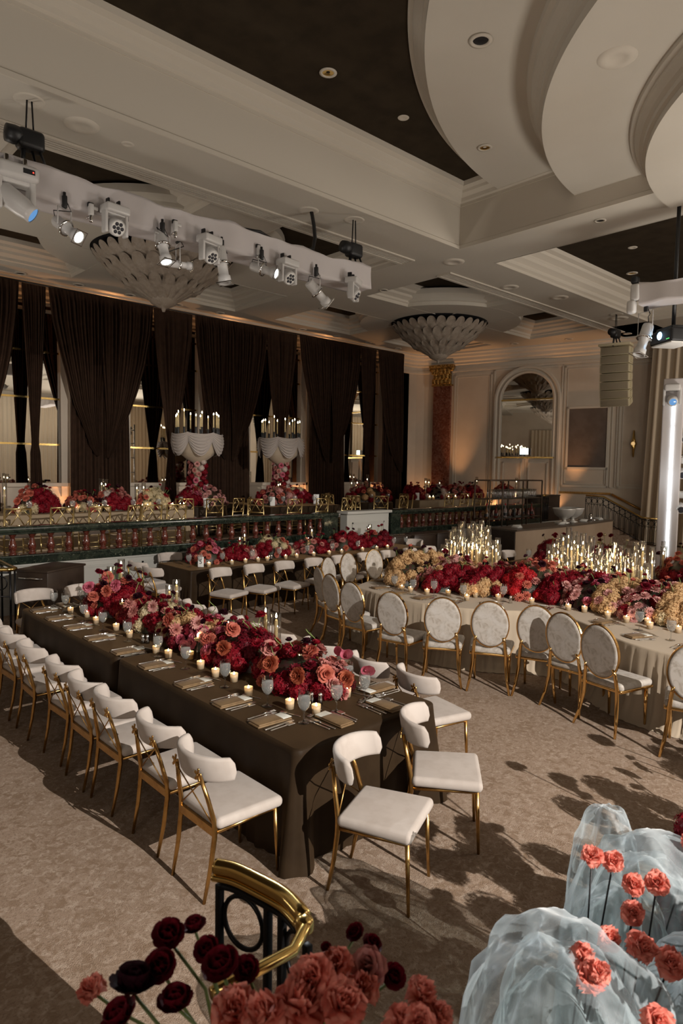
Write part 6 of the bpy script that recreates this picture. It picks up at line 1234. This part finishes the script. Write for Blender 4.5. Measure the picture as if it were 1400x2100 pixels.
# white cloth at the lower left corner
m = MB(); rows = []
for i in range(15):
    v = i / 14; row = []
    for j in range(19):
        u = j / 18; row.append((.16 + .36 * u, 1.66 - .30 * u + .12 * (v - .5), 1.17 + .075 * sin(pi * v) * (.6 + .4 * sin(7 * u + 2 * v)) * (1 if u < .9 else .7) - (.0 if 0.05 < v < .95 else .5) + .045))
    rows.append(row)
m.grid(rows, True); o = m.build('white_cloth', M['trusswrap']); tag(o, 'blurred white cloth bundle in the lower left corner', 'cloth')
m = MB(); m.rbox((.34, 1.48, .58), (.3, .22, 1.16), .03, 2, T(.34, 1.48, 0) @ RZ(-.7) @ T(-.34, -1.48, 0)); o = m.build('pedestal', M['white_panel']); tag(o, 'white pedestal under the cloth bundle, below the frame', 'pedestal')
# organza cloud with roses
om = bpy.data.materials.new('white_organza'); om.use_nodes = True; nt = om.node_tree; N = nt.nodes; L = nt.links; pb_ = N['Principled BSDF']
pb_.inputs['Base Color'].default_value = (.66, .73, .76, 1); pb_.inputs['Roughness'].default_value = .35; pb_.inputs['Sheen Weight'].default_value = .6
tr = N.new('ShaderNodeBsdfTransparent'); tr.inputs[0].default_value = (.93, .95, .95, 1); ms = N.new('ShaderNodeMixShader'); lw = N.new('ShaderNodeLayerWeight'); lw.inputs[0].default_value = .4; mr = N.new('ShaderNodeMapRange'); mr.inputs[3].default_value = .05; mr.inputs[4].default_value = .75
tx = N.new('ShaderNodeTexNoise'); tx.inputs['Scale'].default_value = 4; tx.inputs['Distortion'].default_value = 1.2; tcx = N.new('ShaderNodeTexCoord'); L.new(tcx.outputs['Object'], tx.inputs[0]); bpx = N.new('ShaderNodeBump'); bpx.inputs['Strength'].default_value = .5; bpx.inputs['Distance'].default_value = .05; L.new(tx.outputs[0], bpx.inputs['Height']); L.new(bpx.outputs[0], pb_.inputs['Normal']); L.new(lw.outputs['Facing'], mr.inputs[0]); L.new(mr.outputs[0], ms.inputs[0]); L.new(tr.outputs[0], ms.inputs[1]); L.new(pb_.outputs[0], ms.inputs[2]); L.new(ms.outputs[0], N['Material Output'].inputs[0]); M['organza'] = om
from mathutils import noise as mnoise
og = thing('organza_installation', 'billowing white organza cloud pierced by coral roses on dark stems', 'floral installation', (2.2, 1.0, 0)); O2 = Vector((2.2, 1.0, 0))
def blob(c, rx, ry, zt, seed, rz_=0):
    m = MB(); rows = []
    for i in range(56):
        v = i / 55; q = min(1, v * 1.7) * pi / 2; row = []
        for j in range(120):
            a = 2 * pi * j / 120; d = Vector((cos(a), sin(a), 0)); rr = sin(q) if v * 1.7 < 1 else 1 + .12 * (v * 1.7 - 1); z = zt * (1 - (1 - cos(q)) * .45) if v * 1.7 < 1 else zt * .55 * (1 - (v - 1 / 1.7) / (1 - 1 / 1.7))
            nz = mnoise.noise(Vector((d.x * rr * 2.2, d.y * rr * 2.2, z * 2.0 + seed))) * .22 - .16 * abs(mnoise.noise(Vector((d.x * rr * 3.1 + seed, d.y * rr * 3.1, z * 2.4)))) - .02 * abs(mnoise.noise(Vector((d.x * rr * 7 + seed, d.y * rr * 7, z * 4.5)))) + .05
            row.append((c[0] + rx * rr * d.x * (1 + nz), c[1] + ry * rr * d.y * (1 + nz), max(.004, z * (1 + nz * .25))))
        rows.append(row)
    m.grid(rows, True, True); return m.build('organza_cloud', om, og)
blob((-.22, .02), .34, .34, 1.0, 1.3); blob((-.20, .0), .26, .27, .93, 4.1); blob((-.22, .05), .17, .2, .84, 6.1)
blob((.46, .02), .34, .32, 1.03, 2.7); blob((.44, .03), .25, .25, .97, 8.2); blob((.30, .06), .2, .2, .9, 5.5); blob((.56, .25), .15, .15, 1.06, 3.3); blob((.2, -.35), .36, .3, .96, 7.7); blob((.22, -.33), .26, .22, .88, 9.4)
for k, p, r in [('sa',(2.37, 1.224, 0.976),0.042), ('co',(2.426, 1.171, 0.958),0.042), ('sa',(2.429, 1.096, 0.908),0.041), ('sa',(2.492, 1.039, 0.915),0.045), ('sa',(2.374, 1.072, 0.838),0.044), ('sa',(2.214, 1.081, 0.816),0.043), ('sa',(2.243, 0.987, 0.825),0.052), ('sa',(2.26, 0.902, 0.811),0.051), ('sa',(2.055, 1.093, 0.829),0.044), ('co',(2.02, 1.054, 0.808),0.053), ('sa',(2.853, 1.046, 0.916),0.045), ('sa',(2.835, 0.992, 0.875),0.053), ('co',(1.924, 0.808, 0.873),0.047), ('sa',(2.157, 0.728, 0.849),0.046), ('sa',(2.27, 0.762, 0.876),0.032), ('sa',(2.018, 1.019, 0.839),0.039)]:
    # bring each rose in front of the cloud surface, along its own direction from the cloud's core
    q = Vector(p) - O2; d = Vector((-.30, -.42, .36)); q2 = q + d * .34; kind, colr, R0 = kc['sa']; link(kind, F(kind, colr), og, q2, (Vector((rnd.uniform(-.8, 0), rnd.uniform(-.9, -.1), .7)).to_track_quat('Z', 'Y').to_matrix().to_4x4() @ RZ(rnd.uniform(0, 6))).to_euler(), r / R0 * 1.0)
    stem(og, (q2.x * .8 + .05, q2.y * .8 + .08, .25), (q2.x, q2.y, q2.z - .005), .0035, 'iron')
for i, (x, y, h) in enumerate(((2.45, -.5, 1.8), (3.3, -.55, 1.95), (4.25, -.5, 1.8), (5.2, -.45, 1.65))):  # unseen arrangements added to throw flower shadows over the carpet
    arrangement('floral_arrangement', 'added crimson arrangement beyond the right edge shading the carpet, %s from the camera' % ORD[i + 1], 'flower arrangement', 'arrangements added to shadow the carpet', (x, y, 0), (.52, .3, h), 54, CR + [(Ro, 'pink', .6), (Ro, 'coral', 1)], 778 + i, 10, tall=.42, sc=1.2)
o = arrangement('floral_arrangement', 'crimson flower head arrangement at the right edge beyond the organza', 'flower arrangement', None, (3.42, 1.12, .0), (.12, .12, .82), 26, CR + [(Ro, 'pink', .6)], 777, 2, sc=1.0)
